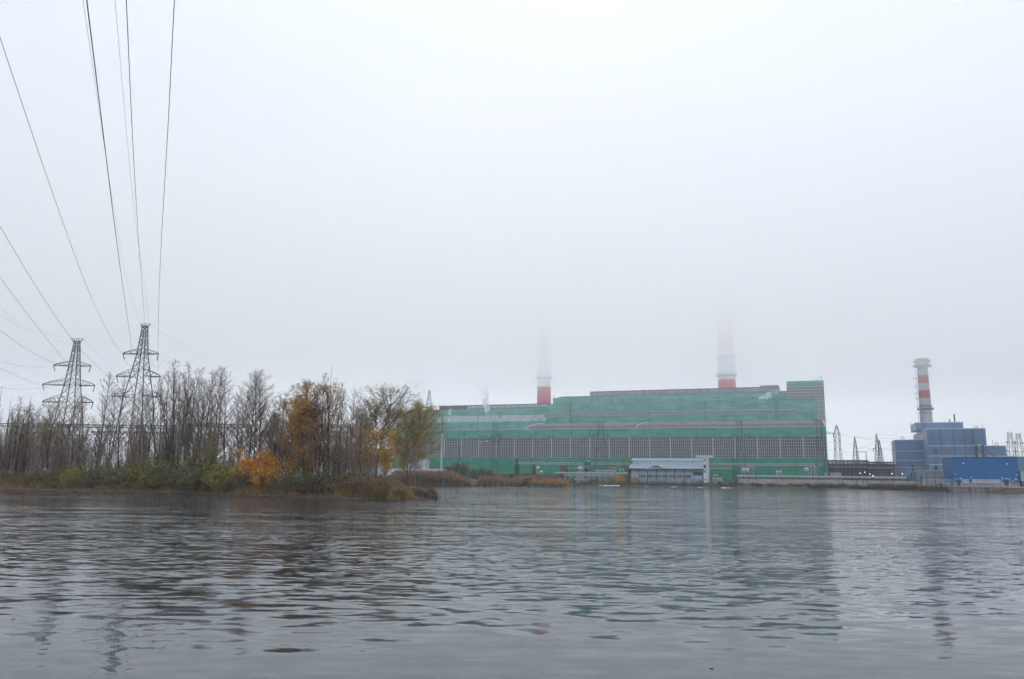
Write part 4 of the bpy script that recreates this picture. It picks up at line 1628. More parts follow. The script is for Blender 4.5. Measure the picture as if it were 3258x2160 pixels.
# end wall with blue panels
ue0, ue1 = U(2237, wP - 0.5, 1490), U(2247.5, wP - 0.5, 1490)
b = MB()
ze = Z(2242, 1457, wP - 0.5)
b.pbox(ue0 + .25, ue1, wP - 0.6, wP + 9.6, YZ - 0.4, ze)
o = b.build('end_wall', WHITE, ph)
for y0, y1 in ((1459.5, 1467), (1478, 1490), (1495.5, 1503.5), (1523, 1528)):
    b = MB()
    b.pbox(ue0 + 0.45, ue1 - 0.2, wP - 0.68, wP - 0.604, Z(2242, y1, wP - .6), Z(2242, y0, wP - .6))
    b.build('blue_panel', POSTER if y0 != 1478 else STEEL_DK, o)
b = MB()
for px in (2005, 2020):
    b = MB()
    u = U(px, wP)
    b.tube([W2(u, wP + 1.2, zR4 - 0.2), W2(u, wP + 6, zR2 + 0.3)], 0.08, 5)
    b.build('downpipe', STEEL_DK, ph)
# machinery on its roof
u, z = yz(2086, 1491, wP - 0.2)
rf = pthing('roof_machine', 'rusty machine with a pale drum on the pump house roof edge', 'machine', u, wP + 0.6, zR4)
b = MB()
b.pbox(u - 2.6, u + 3.0, wP + 0.2, wP + 1.0, zR4 + 0.02 + 0.25, zR4 + 0.5)
for k in range(8):
    b.bar(W2(u - 2.5 + k * 0.78, wP + 0.6, zR4 + 0.0), W2(u - 2.2 + k * 0.78, wP + 0.6, zR4 + 0.9), 0.06)
for k in range(4):
    b.bar(W2(u - 2.6 + k * 0.35, wP + 0.6, zR4 + 0.5), W2(u - 2.6 + k * 0.35, wP + 0.6, zR4 + 1.8), 0.05)
b.build('frame', STEEL_RUST, rf)
b = MB()
b.tube([W2(u - 1.2, wP + 0.6, zR4 + 1.0), W2(u + 1.6, wP + 0.6, zR4 + 1.0)], 0.36, 8)
b.build('barrel', STEEL_RUST, rf)
b = MB()
b.tube([W2(u + 1.65, wP + 0.6, zR4 + 0.95), W2(u + 3.1, wP + 0.6, zR4 + 0.95)], 0.62, 10)
b.build('drum', TANK_WHITE, rf)

# ------------------------------------------------------------------ pier with hoops along the water
wR = -47.0


def rail_w(u):
    return far_w(u) + 1.6


pq = pthing('timber_pier', 'long dark low pier running along the water before the pump house', 'pier', U(2080, wR), wR, 0)
u0, u1 = U(1802, wR, 1545), U(2350, wR, 1545)
NSEG = 30
b = MB()
b2 = MB()
b3 = MB()
for i in range(NSEG):
    ua_, ub_ = lerp(u0, u1, i / NSEG), lerp(u0, u1, (i + 1) / NSEG)
    wa, wb_ = rail_w(ua_), rail_w(ub_)
    for (bb, dw0, dw1, za, zb_) in ((b, 0.3, 3.4, 0.75, 1.05), (b2, 0.0, 0.28, 0.15, 1.12)):
        bb.hexa([W2(ua_, wa + dw0, za), W2(ub_, wb_ + dw0, za), W2(ub_, wb_ + dw1, za), W2(ua_, wa + dw1, za),
                 W2(ua_, wa + dw0, zb_), W2(ub_, wb_ + dw0, zb_), W2(ub_, wb_ + dw1, zb_), W2(ua_, wa + dw1, zb_)])
    b3.pbox(ua_ - 0.16, ua_ + 0.16, wa - 0.3, wa - 0.01, -0.8, 1.3)
    b3.pbox(ua_ - 0.13, ua_ + 0.13, wa + 3.0, wa + 3.3, -0.8, 0.74)
b.build('deck', BRICK_DK, pq)
b2.build('edge_beam', STEEL_DK, pq)
b3.build('pile', STEEL_DK, pq)
b = MB()
for i in range(NSEG * 3):
    t = i / (NSEG * 3)
    u = lerp(u0, u1, t)
    b.bar(W2(u, rail_w(u) + 0.4, 1.05), W2(u, rail_w(u) + 0.4, 2.1), 0.05)
for zz in (1.55, 2.05):
    b.tube([W2(lerp(u0, u1, i / 60), rail_w(lerp(u0, u1, i / 60)) + 0.4, zz) for i in range(61)], 0.05, 4)
b.build('railing', STEEL_DK, pq)
hoops = [(1822, 8.0, 18), (1889, 9.5, 15), (1962, 7.5, 16), (2028, 7, 12), (2078, 11, 8), (2105, 12, 9), (2177, 6, 10), (2226, 7, 12)]
for i, (px, rw, hh) in enumerate(hoops):
    wv = far_w(U(px, wR)) + 3.0
    s = mpp(W2(U(px, wv), wv, 2))
    u = U(px, wv, 1535)
    hp = pthing('hoop_pipe', 'dark bent pipe hoop on the pier ' + ['at its left end', 'below the broad pylon', 'beside the yellow bush', 'at the left foot of the pump house', 'low and wide before the pump house windows',
                                                                      'widest and lowest, before the pump house windows', 'small, before the pump house wall', 'before the blue panelled end wall'][i], 'pipe', u, wv, 1.06, group='hoops on the pier')
    b = MB()
    pts = []
    for k in range(15):
        a = math.pi * k / 14
        pts.append(W2(u - rw * s * math.cos(a), wv, 1.1 + hh * s * math.sin(a) ** 0.7 * 0.85))
    b.tube(pts, 0.20, 6)
    b.build('bent_pipe', STEEL_DK, hp)
    b = MB()
    for e in (pts[0], pts[-1]):
        b.lathe(e + Vector((0, 0, -0.04)), [(0.4, 0), (0.4, 0.14)], 8)
    b.build('flange', STEEL_DK, hp)
for i, px in enumerate((1838, 1934, 2065, 2190, 2276)):
    wv = far_w(U(px, wR)) + 1.0
    u = U(px, wv, 1540)
    b = MB()
    top = 5.6 if i in (0, 1) else 4.2
    b.bar(W2(u, wv, 1.05), W2(u, wv, top), 0.10, 6)
    b.bar(W2(u, wv, 1.9), W2(u - 0.8, wv, 1.06), 0.06)
    b.bar(W2(u, wv, 1.9), W2(u + 0.8, wv, 1.06), 0.06)
    b.bar(W2(u - 0.35, wv, 2.0), W2(u + 0.35, wv, 2.0), 0.08)
    sp = pthing('gauge_post', 'grey propped post standing on the pier, ' + ['tall one below the broad pylon at left', 'tall one left of the yellow bush', 'short one before the pump house windows', 'short one before the pump house right half',
                                                                            'short one right of the pump house'][i], 'post', u, wv, 1.05, group='posts on the pier')
    b.build('propped_post', LIGHT_STEEL, sp)

# ------------------------------------------------------------------ walls, fences, pipes
def wallrun(name, label, cat, px0, px1, ytop, ybot, w0, w1, th, mt, seg=12, cap=None, group=None, zb=None):
    u0, u1 = U(px0, w0, ytop), U(px1, w1, ytop)
    th_ = thing(name, label, cat, W2((u0 + u1) / 2, (w0 + w1) / 2, YZ - 0.3), -PHI, group)
    zt = (Z(px0, ytop, w0) + Z(px1, ytop, w1)) / 2
    zb = zb if zb is not None else (Z(px0, ybot, w0) + Z(px1, ybot, w1)) / 2 - 0.6
    b = MB()

    def seg_(b, t0, t1, z0, z1, d0, d1):
        ua_, ub_ = lerp(u0, u1, t0), lerp(u0, u1, t1)
        wa, wb_ = lerp(w0, w1, t0), lerp(w0, w1, t1)
        b.hexa([W2(ua_, wa + d0, z0), W2(ub_, wb_ + d0, z0), W2(ub_, wb_ + d1, z0), W2(ua_, wa + d1, z0),
                W2(ua_, wa + d0, z1), W2(ub_, wb_ + d0, z1), W2(ub_, wb_ + d1, z1), W2(ua_, wa + d1, z1)])
    for i in range(seg):
        g = 0.012
        seg_(b, i / seg + 0.02 / abs(u1 - u0), (i + 1) / seg - 0.02 / abs(u1 - u0), zb, zt, 0, th)
    b.build('panel', mt, th_)
    b = MB()
    for i in range(seg + 1):
        t = i / seg
        e = 0.12 / abs(u1 - u0)
        seg_(b, max(0, t - e), min(1, t + e), zb, zt + 0.06, -0.08, -0.006)
    b.build('pier', mt, th_)
    if cap:
        b = MB()
        seg_(b, 0, 1, zt + 0.065, zt + 0.22, -0.12, th + 0.1)
        b.build('coping', cap, th_)
    return th_, zt


wRW0, wRW1 = far_w(U(2360, -45)) + 10, far_w(U(2920, -45)) + 8
wallrun('retaining_wall', 'stained concrete retaining wall above the brush on the far bank', 'wall', 2350, 2924, 1526.5, 1542, wRW0, wRW1, 0.6, STAINED, 22, STEEL_DK)
wallrun('slab_fence', 'dark concrete slab fence behind the reeds before the hall', 'fence', 1560, 1800, 1508, 1524, -26, -28, 0.25, FENCE_DK, 24)
wallrun('white_wall', 'low white rendered wall behind the tall reeds', 'wall', 1225, 1424, 1492, 1508, -24, -24, 0.4, WHITE, 8, PALE_PANEL)


def pipe(label, px0, y0, px1, y1, w, r, mt, rings=0, sup=8, cat='pipeline', name='lagged_pipe', w1=None):
    w1 = w if w1 is None else w1
    a = W2(*((lambda q: (q[0], w, q[1]))(hit(px0, y0, w))))
    c = W2(*((lambda q: (q[0], w1, q[1]))(hit(px1, y1, w1))))
    zc = (a.z + c.z) / 2
    a.z = c.z = zc
    root = thing(name, label, cat, (a + c) / 2 * 1.0, -PHI)
    b = MB()
    b.tube([a, c], r, 12)
    b.build('pipe_run', mt, root, smooth=False)
    b = MB()
    for k in range(sup + 1):
        q = a.lerp(c, k / sup)
        if q.z - r > YZ:
            b.tube([Vector((q.x, q.y, YZ - 0.2)), Vector((q.x, q.y, q.z - r + 0.05))], 0.16, 4)
        b.tube([q - (c - a).normalized() * 0.1, q + (c - a).normalized() * 0.1], r + 0.05, 12)
    b.build('support', STEEL_DK, root)
    return root


pipe('long teal grey lagged pipe before the green hall, left of the pump house', 1768, 1505.5, 1998, 1507.5, -30, 0.72, PIPE_TEAL, sup=12)
pipe('long grey lagged pipe above the retaining wall', 2345, 1517, 2885, 1519.5, -33, 0.62, PIPE_GREY, sup=26)
pipe('thin pale pipe under the long grey one', 2345, 1524, 2640, 1525.5, -34.5, 0.18, LIGHT_STEEL, sup=10)
pipe('short pale pipe bridge before the low green wall', 1892, 1498, 1962, 1498.5, -16, 0.32, TANK_WHITE, sup=4)
pipe('thin pipe bridge beside the white horizontal tank', 1800, 1489.5, 1838, 1490, -12, 0.22, LIGHT_STEEL, sup=2)
# ------------------------------------------------------------------ yard equipment
def tank(label, px, py, w, r, ln, mt=TANK_WHITE, legs=True):
    u, z = hit(px, py, w)
    t = pthing('horizontal_tank', label, 'tank', u, w, YZ)
    b = MB()
    c = W2(u, w, z)
    n = 14
    pr = [(-ln / 2 - r * 0.3, r * 0.45), (-ln / 2 - r * 0.15, r * 0.85), (-ln / 2, r), (ln / 2, r), (ln / 2 + r * 0.15, r * 0.85), (ln / 2 + r * 0.3, r * 0.45)]
    b.tube([c + UD * x for x, _ in pr], [q for _, q in pr], n)
    b.build('shell', mt, t)
    for s in (-1, 1):
        b = MB()
        b.pbox(u + s * ln * 0.3 - 0.2, u + s * ln * 0.3 + 0.2, w - r * .7, w + r * .7, YZ - .1, z - r * 0.8)
        b.build('leg', LIGHT_STEEL, t)
    b = MB()
    b.tube([c + Vector((0, 0, r * 0.9)), c + Vector((0, 0, r * 1.35))], r * 0.3, 8)
    b.build('hatch', LIGHT_STEEL, t)
    return t


def transformer(label, px, py, w, wd, ht, mt):
    """tank with cooling fins, a conservator drum and bushings; px,py = bottom centre"""
    u = U(px, w, py)
    t = pthing('power_transformer', label, 'transformer', u, w, YZ)
    z0 = YZ
    b = MB()
    b.pbox(u - wd / 2, u + wd / 2, w - 1.2, w + 1.2, z0, z0 + ht * 0.6)
    b.build('tank_body', mt, t)
    b = MB()
    n = int(wd / 0.35)
    for i in range(n):
        x = u - wd / 2 + (i + .5) * wd / n
        b.pbox(x - 0.06, x + 0.06, w - 1.9, w - 1.21, z0 + 0.3, z0 + ht * 0.55)
    b.build('cooling_fins', mt, t)
    b = MB()
    b.tube([W2(u - wd * .35, w, z0 + ht * 0.85), W2(u + wd * .15, w, z0 + ht * 0.85)], ht * 0.10, 10)
    for x in (-.3, .1):
        b.bar(W2(u + wd * x, w, z0 + ht * .6), W2(u + wd * x, w, z0 + ht * .8), 0.1)
    b.build('conservator', mt, t)
    for i in range(3):
        b = MB()
        x = u + wd * (-0.05 + 0.2 * i)
        b.tube([W2(x, w - .4, z0 + ht * .6), W2(x + 0.15, w - .4, z0 + ht)], [0.18, 0.10], 6)
        b.build('bushing', INSUL, t)
    return t


tank('pale horizontal tank on legs above a rack before the low green wall', 1846, 1490.5, -10, 0.95, 2.6)
tank('white horizontal tank by the tall pipe cluster, right of the pump house', 2372, 1496, -12, 1.15, 2.6)
tank('small white tank by the conifers at the left of the green wall', 1712, 1489, -10, 0.9, 1.4)
tank('rust tinged low tank beside the conifers', 1722, 1500.5, -11, 0.6, 1.6)
transformer('white finned transformer by the broad left pylon', 1770, 1503, -12, 3.6, 4.0, TANK_WHITE)
transformer('long white transformer below the pale tank', 1848, 1503, -13, 6.6, 2.2, TANK_WHITE)
transformer('white finned transformer just right of the pump house', 2281, 1516, -24, 4.6, 4.2, TANK_WHITE)
transformer('white transformer with rust at the foot of the green wall, middle right', 2374, 1510, -14, 6.0, 3.4, TANK_WHITE)
transformer('dark transformer with two white drums before the green wall', 2478, 1512, -14, 4.0, 3.0, BRICK_DK)
tank('white drum above the dark transformer', 2473, 1500.5, -14, 0.55, 0.9)
tank('second white drum above the dark transformer, right one', 2483, 1500.5, -14, 0.55, 0.7)


def shed(name, label, px0, px1, ytop, w, d, mt, roof=None, zb=YZ, slope=0.0):
    u0, u1 = U(px0, w, ytop), U(px1, w, ytop)
    z = Z((px0 + px1) / 2, ytop, w)
    t = pthing(name, label, 'shed', (u0 + u1) / 2, w, zb)
    b = MB()
    b.pbox(u0, u1, w, w + d, zb - .2, z)
    b.build('wall', mt, t)
    b = MB()
    b.hexa([W2(u0 - .15, w - .2, z + .004), W2(u1 + .15, w - .2, z + .004), W2(u1 + .15, w + d + .2, z + .004), W2(u0 - .15, w + d + .2, z + .004),
            W2(u0 - .15, w - .2, z + .15), W2(u1 + .15, w - .2, z + .15), W2(u1 + .15, w + d + .2, z + .15 + slope), W2(u0 - .15, w + d + .2, z + .15 + slope)])
    b.build('roof', roof or ROOF_GREY, t)
    b = MB()
    um = (u0 + u1) / 2
    b.pbox(um - 0.5, um + 0.4, w - 0.06, w - 0.004, zb, min(z - .2, zb + 2.1))
    b.build('door', STEEL_DK, t)
    return t


shed('brick_shed', 'sooty brick shed between the white transformer and the pale tank', 1782, 1800, 1483, -13, 4, BRICK_DK)
shed('brick_shed', 'dark brick shed against the left side of the pump house', 1991, 2001, 1482, -24, 4, BRICK_DK)
shed('grey_shed', 'grey shed within the legs of the broad pylon', 1935, 1948, 1481, -13, 4, PLINTH)
shed('white_kiosk', 'white and pale blue kiosk behind the reeds under the willow', 1290, 1328, 1452, -20, 6, SKYBLUE, WHITE)
shed('white_kiosk', 'low white kiosk beside the pale blue one, left of the mast', 1328, 1352, 1462, -19, 6, WHITE, WHITE)
shed('grey_awning_shed', 'long low grey roofed shed right of the pump house', 2248, 2330, 1494, -8, 5, GREEN_LOW, ROOF_GREY, slope=1.2)
shed('grey_shed', 'pale panelled hut at the left end of the pipe racks', 2622, 2634, 1503, -20, 4, LIGHT_STEEL)
shed('grey_shed', 'low pale huts below the dark pipe racks', 2640, 2676, 1503, -16, 4, LIGHT_STEEL)
shed('white_hut', 'pale hut at the right edge beside the cobalt building', 3246, 3290, 1500, wF + 6, 8, PALE_PANEL, TRIM)
shed('brown_hut', 'low brown hut at the right edge behind the quay', 3249, 3290, 1532, wF + 1, 4, BRICK_DK, BRICK_DK, zb=zQ)
pb = pthing('pale_shed', 'long pale grey works building seen between the trees left of the willow', 'shed', U(1150, 14), 14, YZ)
b = MB()
b.pbox(U(1010, 14), U(1258, 14), 14, 34, YZ - .2, Z(1150, 1432, 14))
b.build('wall', PALE_PANEL, pb)
b = MB()
b.pbox(U(1010, 14) - .4, U(1258, 14) + .4, 13.6, 34.4, Z(1150, 1432, 14) + .004, Z(1150, 1428, 14))
b.build('roof', ROOF_GREY, pb)
for k in range(9):
    b = MB()
    u = lerp(U(1010, 14), U(1258, 14), (k + .5) / 9)
    b.pbox(u - 2.2, u + 2.2, 13.93, 13.996, Z(1150, 1470, 14), Z(1150, 1458, 14))
    b.build('window', PANE, pb)
# slim vertical silos at the right foot of the green wall
for i, (px, y0, wdp) in enumerate(((2571, 1500, 8), (2579, 1486, 8), (2590, 1482, 7), (2597, 1486, 7))):
    w_ = -12
    u, z = hit(px, y0, w_)
    s = mpp(W2(u, w_, 5))
    t = pthing('vertical_silo', ['short grey silo with a round pale dish above', 'tall grey silo, second of the four by the hall corner', 'tallest grey silo by the hall corner', 'grey silo nearest the hall corner'][i], 'silo', u, w_, YZ, group='silos by the hall corner')
    b = MB()
    r = wdp * s / 2
    b.lathe(W2(u, w_, YZ), [(r, 0), (r, z - YZ), (r * 0.4, z - YZ + 0.7)], 12)
    b.build('shell', LIGHT_STEEL, t)
    b = MB()
    b.bar(W2(u - r - .1, w_ - .3, YZ), W2(u - r - .1, w_ - .3, z), 0.07)
    b.build('riser_pipe', STEEL_DK, t)
u, z = hit(2566, 1494, -14)
t = pthing('round_vessel', 'pale round vessel at the foot of the green wall', 'tank', u, -14, YZ)
b = MB()
b.ball(W2(u, -14, z), 1.2, 12, 8)
b.build('ball_shell', MAST_BLUE, t)
b = MB()
for s in (-.7, .7):
    b.bar(W2(u + s, -14, YZ), W2(u + s, -14, z), 0.1)
b.build('leg', LIGHT_STEEL, t)

# pipe clusters, racks
def rack(name, label, px0, px1, ys, w, d, ncol, mt=LIGHT_STEEL, rp=0.16, cat='pipe rack', pmt=None, zb=YZ):
    u0, u1 = U(px0, w, ys[0]), U(px1, w, ys[0])
    zs_ = [Z((px0 + px1) / 2, y, w) for y in ys]
    t = pthing(name, label, cat, (u0 + u1) / 2, w, zb)
    for i in range(ncol + 1):
        u = lerp(u0, u1, i / ncol)
        for ww in (w, w + d):
            b = MB()
            b.pbox(u - 0.14, u + 0.14, ww - 0.14, ww + 0.14, zb - 0.2, zs_[0])
            b.build('column', mt, t)
        for z in zs_:
            b = MB()
            b.pbox(u - 0.1, u + 0.1, w + 0.145, w + d - 0.145, z - 0.25, z - 0.05)
            b.build('cross_beam', mt, t)
    b = MB()
    for z in zs_:
        for ww in [w + d * (k + 0.5) / 3 for k in range(3)]:
            b.tube([W2(u0 - 0.6, ww, z + rp), W2(u1 + 0.6, ww, z + rp)], rp, 8)
    b.build('pipe_run', pmt or mt, t)
    b = MB()
    for z in zs_:
        b.pbox(u0, u1, w - 0.2, w - 0.15, z - 0.3, z - 0.05)
    b.build('girder', mt, t)
    return t


rack('pipe_rack', 'light steel pipe rack left of the cobalt building', 2922, 3002, (1497, 1503, 1511), wRW1 + 8, 3, 4)
rack('quay_railing_frame', 'pale post and rail frame on the bank edge left of the quay', 2938, 3034, (1526, 1535), wQ + 4, 1.0, 6, rp=0.08, cat='railing')
rack('pipe_rack', 'pipe bridge behind the dark gate posts, at the left foot of the cobalt building', 2960, 3012, (1516, 1520, 1525), wRW1 + 14, 3, 3)
rack('pipe_rack', 'rack of white pipes by the tank, right of the pump house', 2358, 2396, (1478, 1484, 1490), -10, 2.5, 3, mt=LIGHT_STEEL)
rack('pipe_rack', 'grey pipe rack with vertical flues behind the pale tank', 1842, 1872, (1482, 1488), -7, 2.5, 2, mt=LIGHT_STEEL)
rack('low_pipe_bridge', 'low pipe bridge behind the pier at its left end', 1798, 1962, (1511, 1514), -36, 1.5, 9, mt=LIGHT_STEEL, rp=0.14)
b = MB()
fl = pthing('flue_cluster', 'cluster of dark vertical flues on the green wall by the pale tank', 'flue', U(1865, -4), -4, YZ)
for i, px in enumerate((1860, 1864, 1868, 1873)):
    u = U(px, -4)
    b = MB()
    b.tube([W2(u, -4, YZ), W2(u, -4, Z(px, 1473.5 + (i % 2) * 2, -4))], 0.35, 8)
    b.build('flue', STEEL_DK, fl)

# dark stacked racks between the green hall and the blue plant (switchyard bus and coal gallery)
def gallery(label, px0, px1, ytop, rows, w, d, mt, ncol):
    u0, u1 = U(px0, w, ytop), U(px1, w, ytop)
    pm = (px0 + px1) / 2
    t = pthing('steel_gallery', label, 'gallery', (u0 + u1) / 2, w, YZ)
    for i in range(ncol + 1):
        u = lerp(u0, u1, i / ncol)
        for ww in (w, w + d):
            b = MB()
            b.pbox(u - 0.2, u + 0.2, ww - 0.2, ww + 0.2, YZ - .2, Z(pm, ytop, w))
            b.build('column', mt, t)
    b = MB()
    b.pbox(u0 - 0.5, u1 + 0.5, w - 0.4, w + d + 0.4, Z(pm, ytop, w) + 0.004, Z(pm, ytop - 3.5, w))
    b.build('roof', ROOF_GREY, t)
    for y0, y1, mm in rows:
        b = MB()
        b.pbox(u0, u1, w - 0.32, w - 0.21, Z(pm, y1, w), Z(pm, y0, w))
        b.pbox(u0, u1, w + d * 0.5, w + d * 0.5 + 0.2, Z(pm, y1, w) - 0.1, Z(pm, y0, w) - 0.1)
        b.build('beam', mm, t)
    b = MB()
    for i in range(ncol):
        ua_, ub_ = lerp(u0, u1, i / ncol), lerp(u0, u1, (i + 1) / ncol)
        z0, z1 = Z(pm, rows[0][1], w), Z(pm, ytop, w)
        b.bar(W2(ua_, w - 0.05, YZ + 1), W2(ub_, w - 0.05, z1), 0.08)
        b.bar(W2(ub_, w - 0.05, YZ + 1), W2(ua_, w - 0.05, z1), 0.08)
    b.build('brace', mt, t)
    return t


gallery('dark steel gallery of stacked beams, right of the green hall', 2636, 2760, 1467, [(1470, 1473, LIGHT_STEEL), (1477, 1480, STEEL_DK), (1484, 1486, LIGHT_STEEL), (1489, 1492, STEEL_DK), (1496, 1498, STEEL_DK), (1501, 1503, STEEL_DK)], 6, 14, STEEL_DK, 10)
gallery('dark braced steel frame left of the blue grey plant', 2758, 2842, 1472, [(1478, 1480, STEEL_DK), (1487, 1489, LIGHT_STEEL), (1494, 1497, STEEL_DK), (1502, 1504, STEEL_DK)], 12, 14, STEEL_DK, 9)
sh = pthing('coal_shed', 'long dark shed behind the steel gallery', 'shed', U(2740, 24), 24, YZ)
b = MB()
b.pbox(U(2630, 24), U(2855, 24), 24, 50, YZ - .2, Z(2740, 1478, 24))
b.build('wall', PLINTH, sh)
b = MB()
b.pbox(U(2630, 24) - .5, U(2855, 24) + .5, 23.5, 50.5, Z(2740, 1478, 24) + .004, Z(2740, 1475.5, 24))
b.build('roof', ROOF_GREY, sh)
# switchyard portal between the pointed towers
pt_ = pthing('steel_portal', 'thin steel portal between the pointed lattice towers', 'portal', U(2740, -10), -10, YZ)
zt = Z(2745, 1437, -10)
for px in (2727, 2757):
    b = MB()
    b.bar(W2(U(px, -10), -10, YZ), W2(U(px, -10), -10, zt), 0.16)
    b.build('post', STEEL_DK, pt_)
b = MB()
b.bar(W2(U(2725, -10), -10, zt), W2(U(2758, -10), -10, zt), 0.15)
b.build('beam', STEEL_DK, pt_)

# stair bridge
st = pthing('stair_bridge', 'pale steel stair and walkway rising to the pipe rack before the blue plant', 'stair', U(2890, wRW1 + 9), wRW1 + 9, YZ)
wst = wRW1 + 9
b = MB()
A_, B_, C_ = hit(2866, 1524, wst), hit(2903, 1498, wst), hit(2918, 1497, wst)
for dz in (-0.15, 1.0):
    b.tube([W2(A_[0], wst, A_[1] + dz), W2(B_[0], wst, B_[1] + dz), W2(C_[0], wst, C_[1] + dz)], 0.13, 4)
    b.tube([W2(A_[0], wst + 1.3, A_[1] + dz), W2(B_[0], wst + 1.3, B_[1] + dz), W2(C_[0], wst + 1.3, C_[1] + dz)], 0.13, 4)
b.build('stringer', LIGHT_STEEL, st)
b = MB()
for k in range(14):
    t = k / 13
    u, z = lerp(A_[0], B_[0], t), lerp(A_[1], B_[1], t)
    b.pbox(u - 0.18, u + 0.18, wst + 0.14, wst + 1.16, z - 0.06, z)
b.pbox(B_[0], C_[0], wst + 0.14, wst + 1.16, B_[1] - 0.08, B_[1])
b.build('tread', LIGHT_STEEL, st)
for px in (2902, 2918):
    b = MB()
    u = U(px, wst)
    b.pbox(u - 0.15, u + 0.15, wst + 0.5, wst + 0.8, YZ - .2, B_[1] - 0.3)
    b.build('post', LIGHT_STEEL, st)

# light-blue mast with lattice top and rod
wm_ = -22
mu, mz = hit(1404, 1494, wm_)
mt_ = pthing('lightning_mast', 'pale blue tubular mast with a thin lattice top, left of centre', 'mast', mu, wm_, YZ)
sM = mpp(W2(mu, wm_, 15))
z1, z2, z3, z4 = Z(1409, 1375, wm_), Z(1410, 1371, wm_), Z(1412, 1325, wm_), Z(1413, 1277, wm_)
b = MB()
b.lathe(W2(mu, wm_, YZ), [(3.2 * sM, 0), (2.4 * sM, z1 - YZ)], 12)
b.build('tube', MAST_BLUE, mt_)
b = MB()
b.lathe(W2(mu, wm_, z1), [(6 * sM, 0.01), (6 * sM, 0.35)], 12)
for k in range(8):
    a = k * math.pi / 4
    q = W2(mu, wm_, z1) + Vector((math.cos(a), math.sin(a), 0)) * 6 * sM
    b.bar(q, q + Vector((0, 0, 1.4)), 0.05)
b.tube([W2(mu, wm_, z1 + 1.4) + Vector((math.cos(k * math.pi / 4), math.sin(k * math.pi / 4), 0)) * 6 * sM for k in range(9)], 0.05, 4)
b.build('platform', STEEL_DK, mt_)
b = MB()
for s in ((-1, -1), (1, -1), (1, 1), (-1, 1)):
    b.bar(W2(mu + s[0] * 1.7 * sM, wm_ + s[1] * 1.7 * sM, z1 + .35), W2(mu + s[0] * 0.5 * sM, wm_ + s[1] * .5 * sM, z3), 0.06)
for k in range(8):
    za, zb_ = lerp(z1 + .35, z3, k / 8), lerp(z1 + .35, z3, (k + 1) / 8)
    ha, hb = lerp(1.7, .5, k / 8) * sM, lerp(1.7, .5, (k + 1) / 8) * sM
    b.bar(W2(mu - ha, wm_ - ha, za), W2(mu + hb, wm_ - hb, zb_), 0.04)
    b.bar(W2(mu + ha, wm_ - ha, za), W2(mu - hb, wm_ - hb, zb_), 0.04)
b.build('lattice_top', STEEL_DK, mt_)
b = MB()
b.tube([W2(mu, wm_, z3), W2(mu, wm_, z4)], [0.09, 0.04], 5)
b.build('rod', STEEL_DK, mt_)
# thin rods (lightning masts) seen against the sky among the trees
for i, (px, yt, yb, Y) in enumerate(((1055, 1165, 1290, 260), (1296, 1270, 1320, 420), (1464, 1352, 1420, 400), (6, 1228, 1330, 210), (100, 1260, 1340, 230), (36, 1262, 1330, 250))):
    p = at_y(px, yt, Y)
    q = at_y(px, yb, Y)
    b = MB()
    t = thing('lightning_mast', ['thin rod mast above the brown gold trees', 'thin rod mast above the olive willow', 'slim rod mast before the green wall right of the blue mast',
                                 'rod mast at the very left edge', 'thin rod mast left of the shorter pylon', 'faint rod mast near the left edge'][i], 'mast', (p.x, Y, 1.2), 0)
    b.tube([(p.x, Y, 1.2), (p.x, Y, q.z)], [0.35, 0.2], 6)
    b.build('pole', STEEL_DK, t)
    b = MB()
    b.tube([(p.x, Y, q.z), (p.x, Y, p.z)], [0.09, 0.035], 5)
    b.build('rod', STEEL_DK, t)

# substation gantry behind the bare trees
def gantry(label, px0, px1, y, Y, posts, thick=0.35, zt_y2=None):
    a, c = at_y(px0, y, Y), at_y(px1, y, Y)
    z = (a.z + c.z) / 2
    t = thing('substation_gantry', label, 'gantry', ((a.x + c.x) / 2, Y, 1.3))
    b = MB()
    n = max(4, int(abs(c.x - a.x) / 1.6))
    for zz in (z, z - thick * 2):
        for yy in (Y - thick, Y + thick):
            b.bar((a.x, yy, zz), (c.x, yy, zz), 0.12)
    for i in range(n):
        xa, xb = lerp(a.x, c.x, i / n), lerp(a.x, c.x, (i + 1) / n)
        b.bar((xa, Y - thick, z), (xb, Y - thick, z - thick * 2), 0.06)
        b.bar((xb, Y - thick, z), (xa, Y - thick, z - thick * 2), 0.06)
    b.build('beam', TOWER_STEEL, t)
    for px in posts:
        x = xat(px, Y)
        b = MB()
        for s in (-1, 1):
            for r in (-1, 1):
                b.bar((x + s * 1.1, Y + r * 0.9, 1.0), (x + s * 0.3, Y + r * thick, z), 0.10)
        for k in range(7):
            t0, t1 = k / 7, (k + 1) / 7
            h0, h1 = lerp(1.1, .3, t0), lerp(1.1, .3, t1)
            b.bar((x - h0, Y - .8, lerp(1, z, t0)), (x + h1, Y - .8, lerp(1, z, t1)), 0.06)
            b.bar((x + h0, Y - .8, lerp(1, z, t0)), (x - h1, Y - .8, lerp(1, z, t1)), 0.06)
        b.build('lattice_post', TOWER_STEEL, t)
    return t


gantry('long lattice gantry beam seen through the bare trees', 0, 560, 1351, 215, (60, 200, 330, 430, 540))
gantry('long lattice gantry beam seen through the alders, right of the tallest pylon', 590, 790, 1350, 220, (596, 690, 784))
gantry('dark portal frame seen between the trees left of the willow', 1052, 1105, 1352, 200, (1104,), 0.3)
gantry('lower gantry beam in the haze behind the tallest pylon', 290, 560, 1374, 250, (300, 420, 545), 0.25)
gantry('lower gantry beam in the haze behind the brown gold trees', 1050, 1110, 1374, 240, (1072,), 0.25)

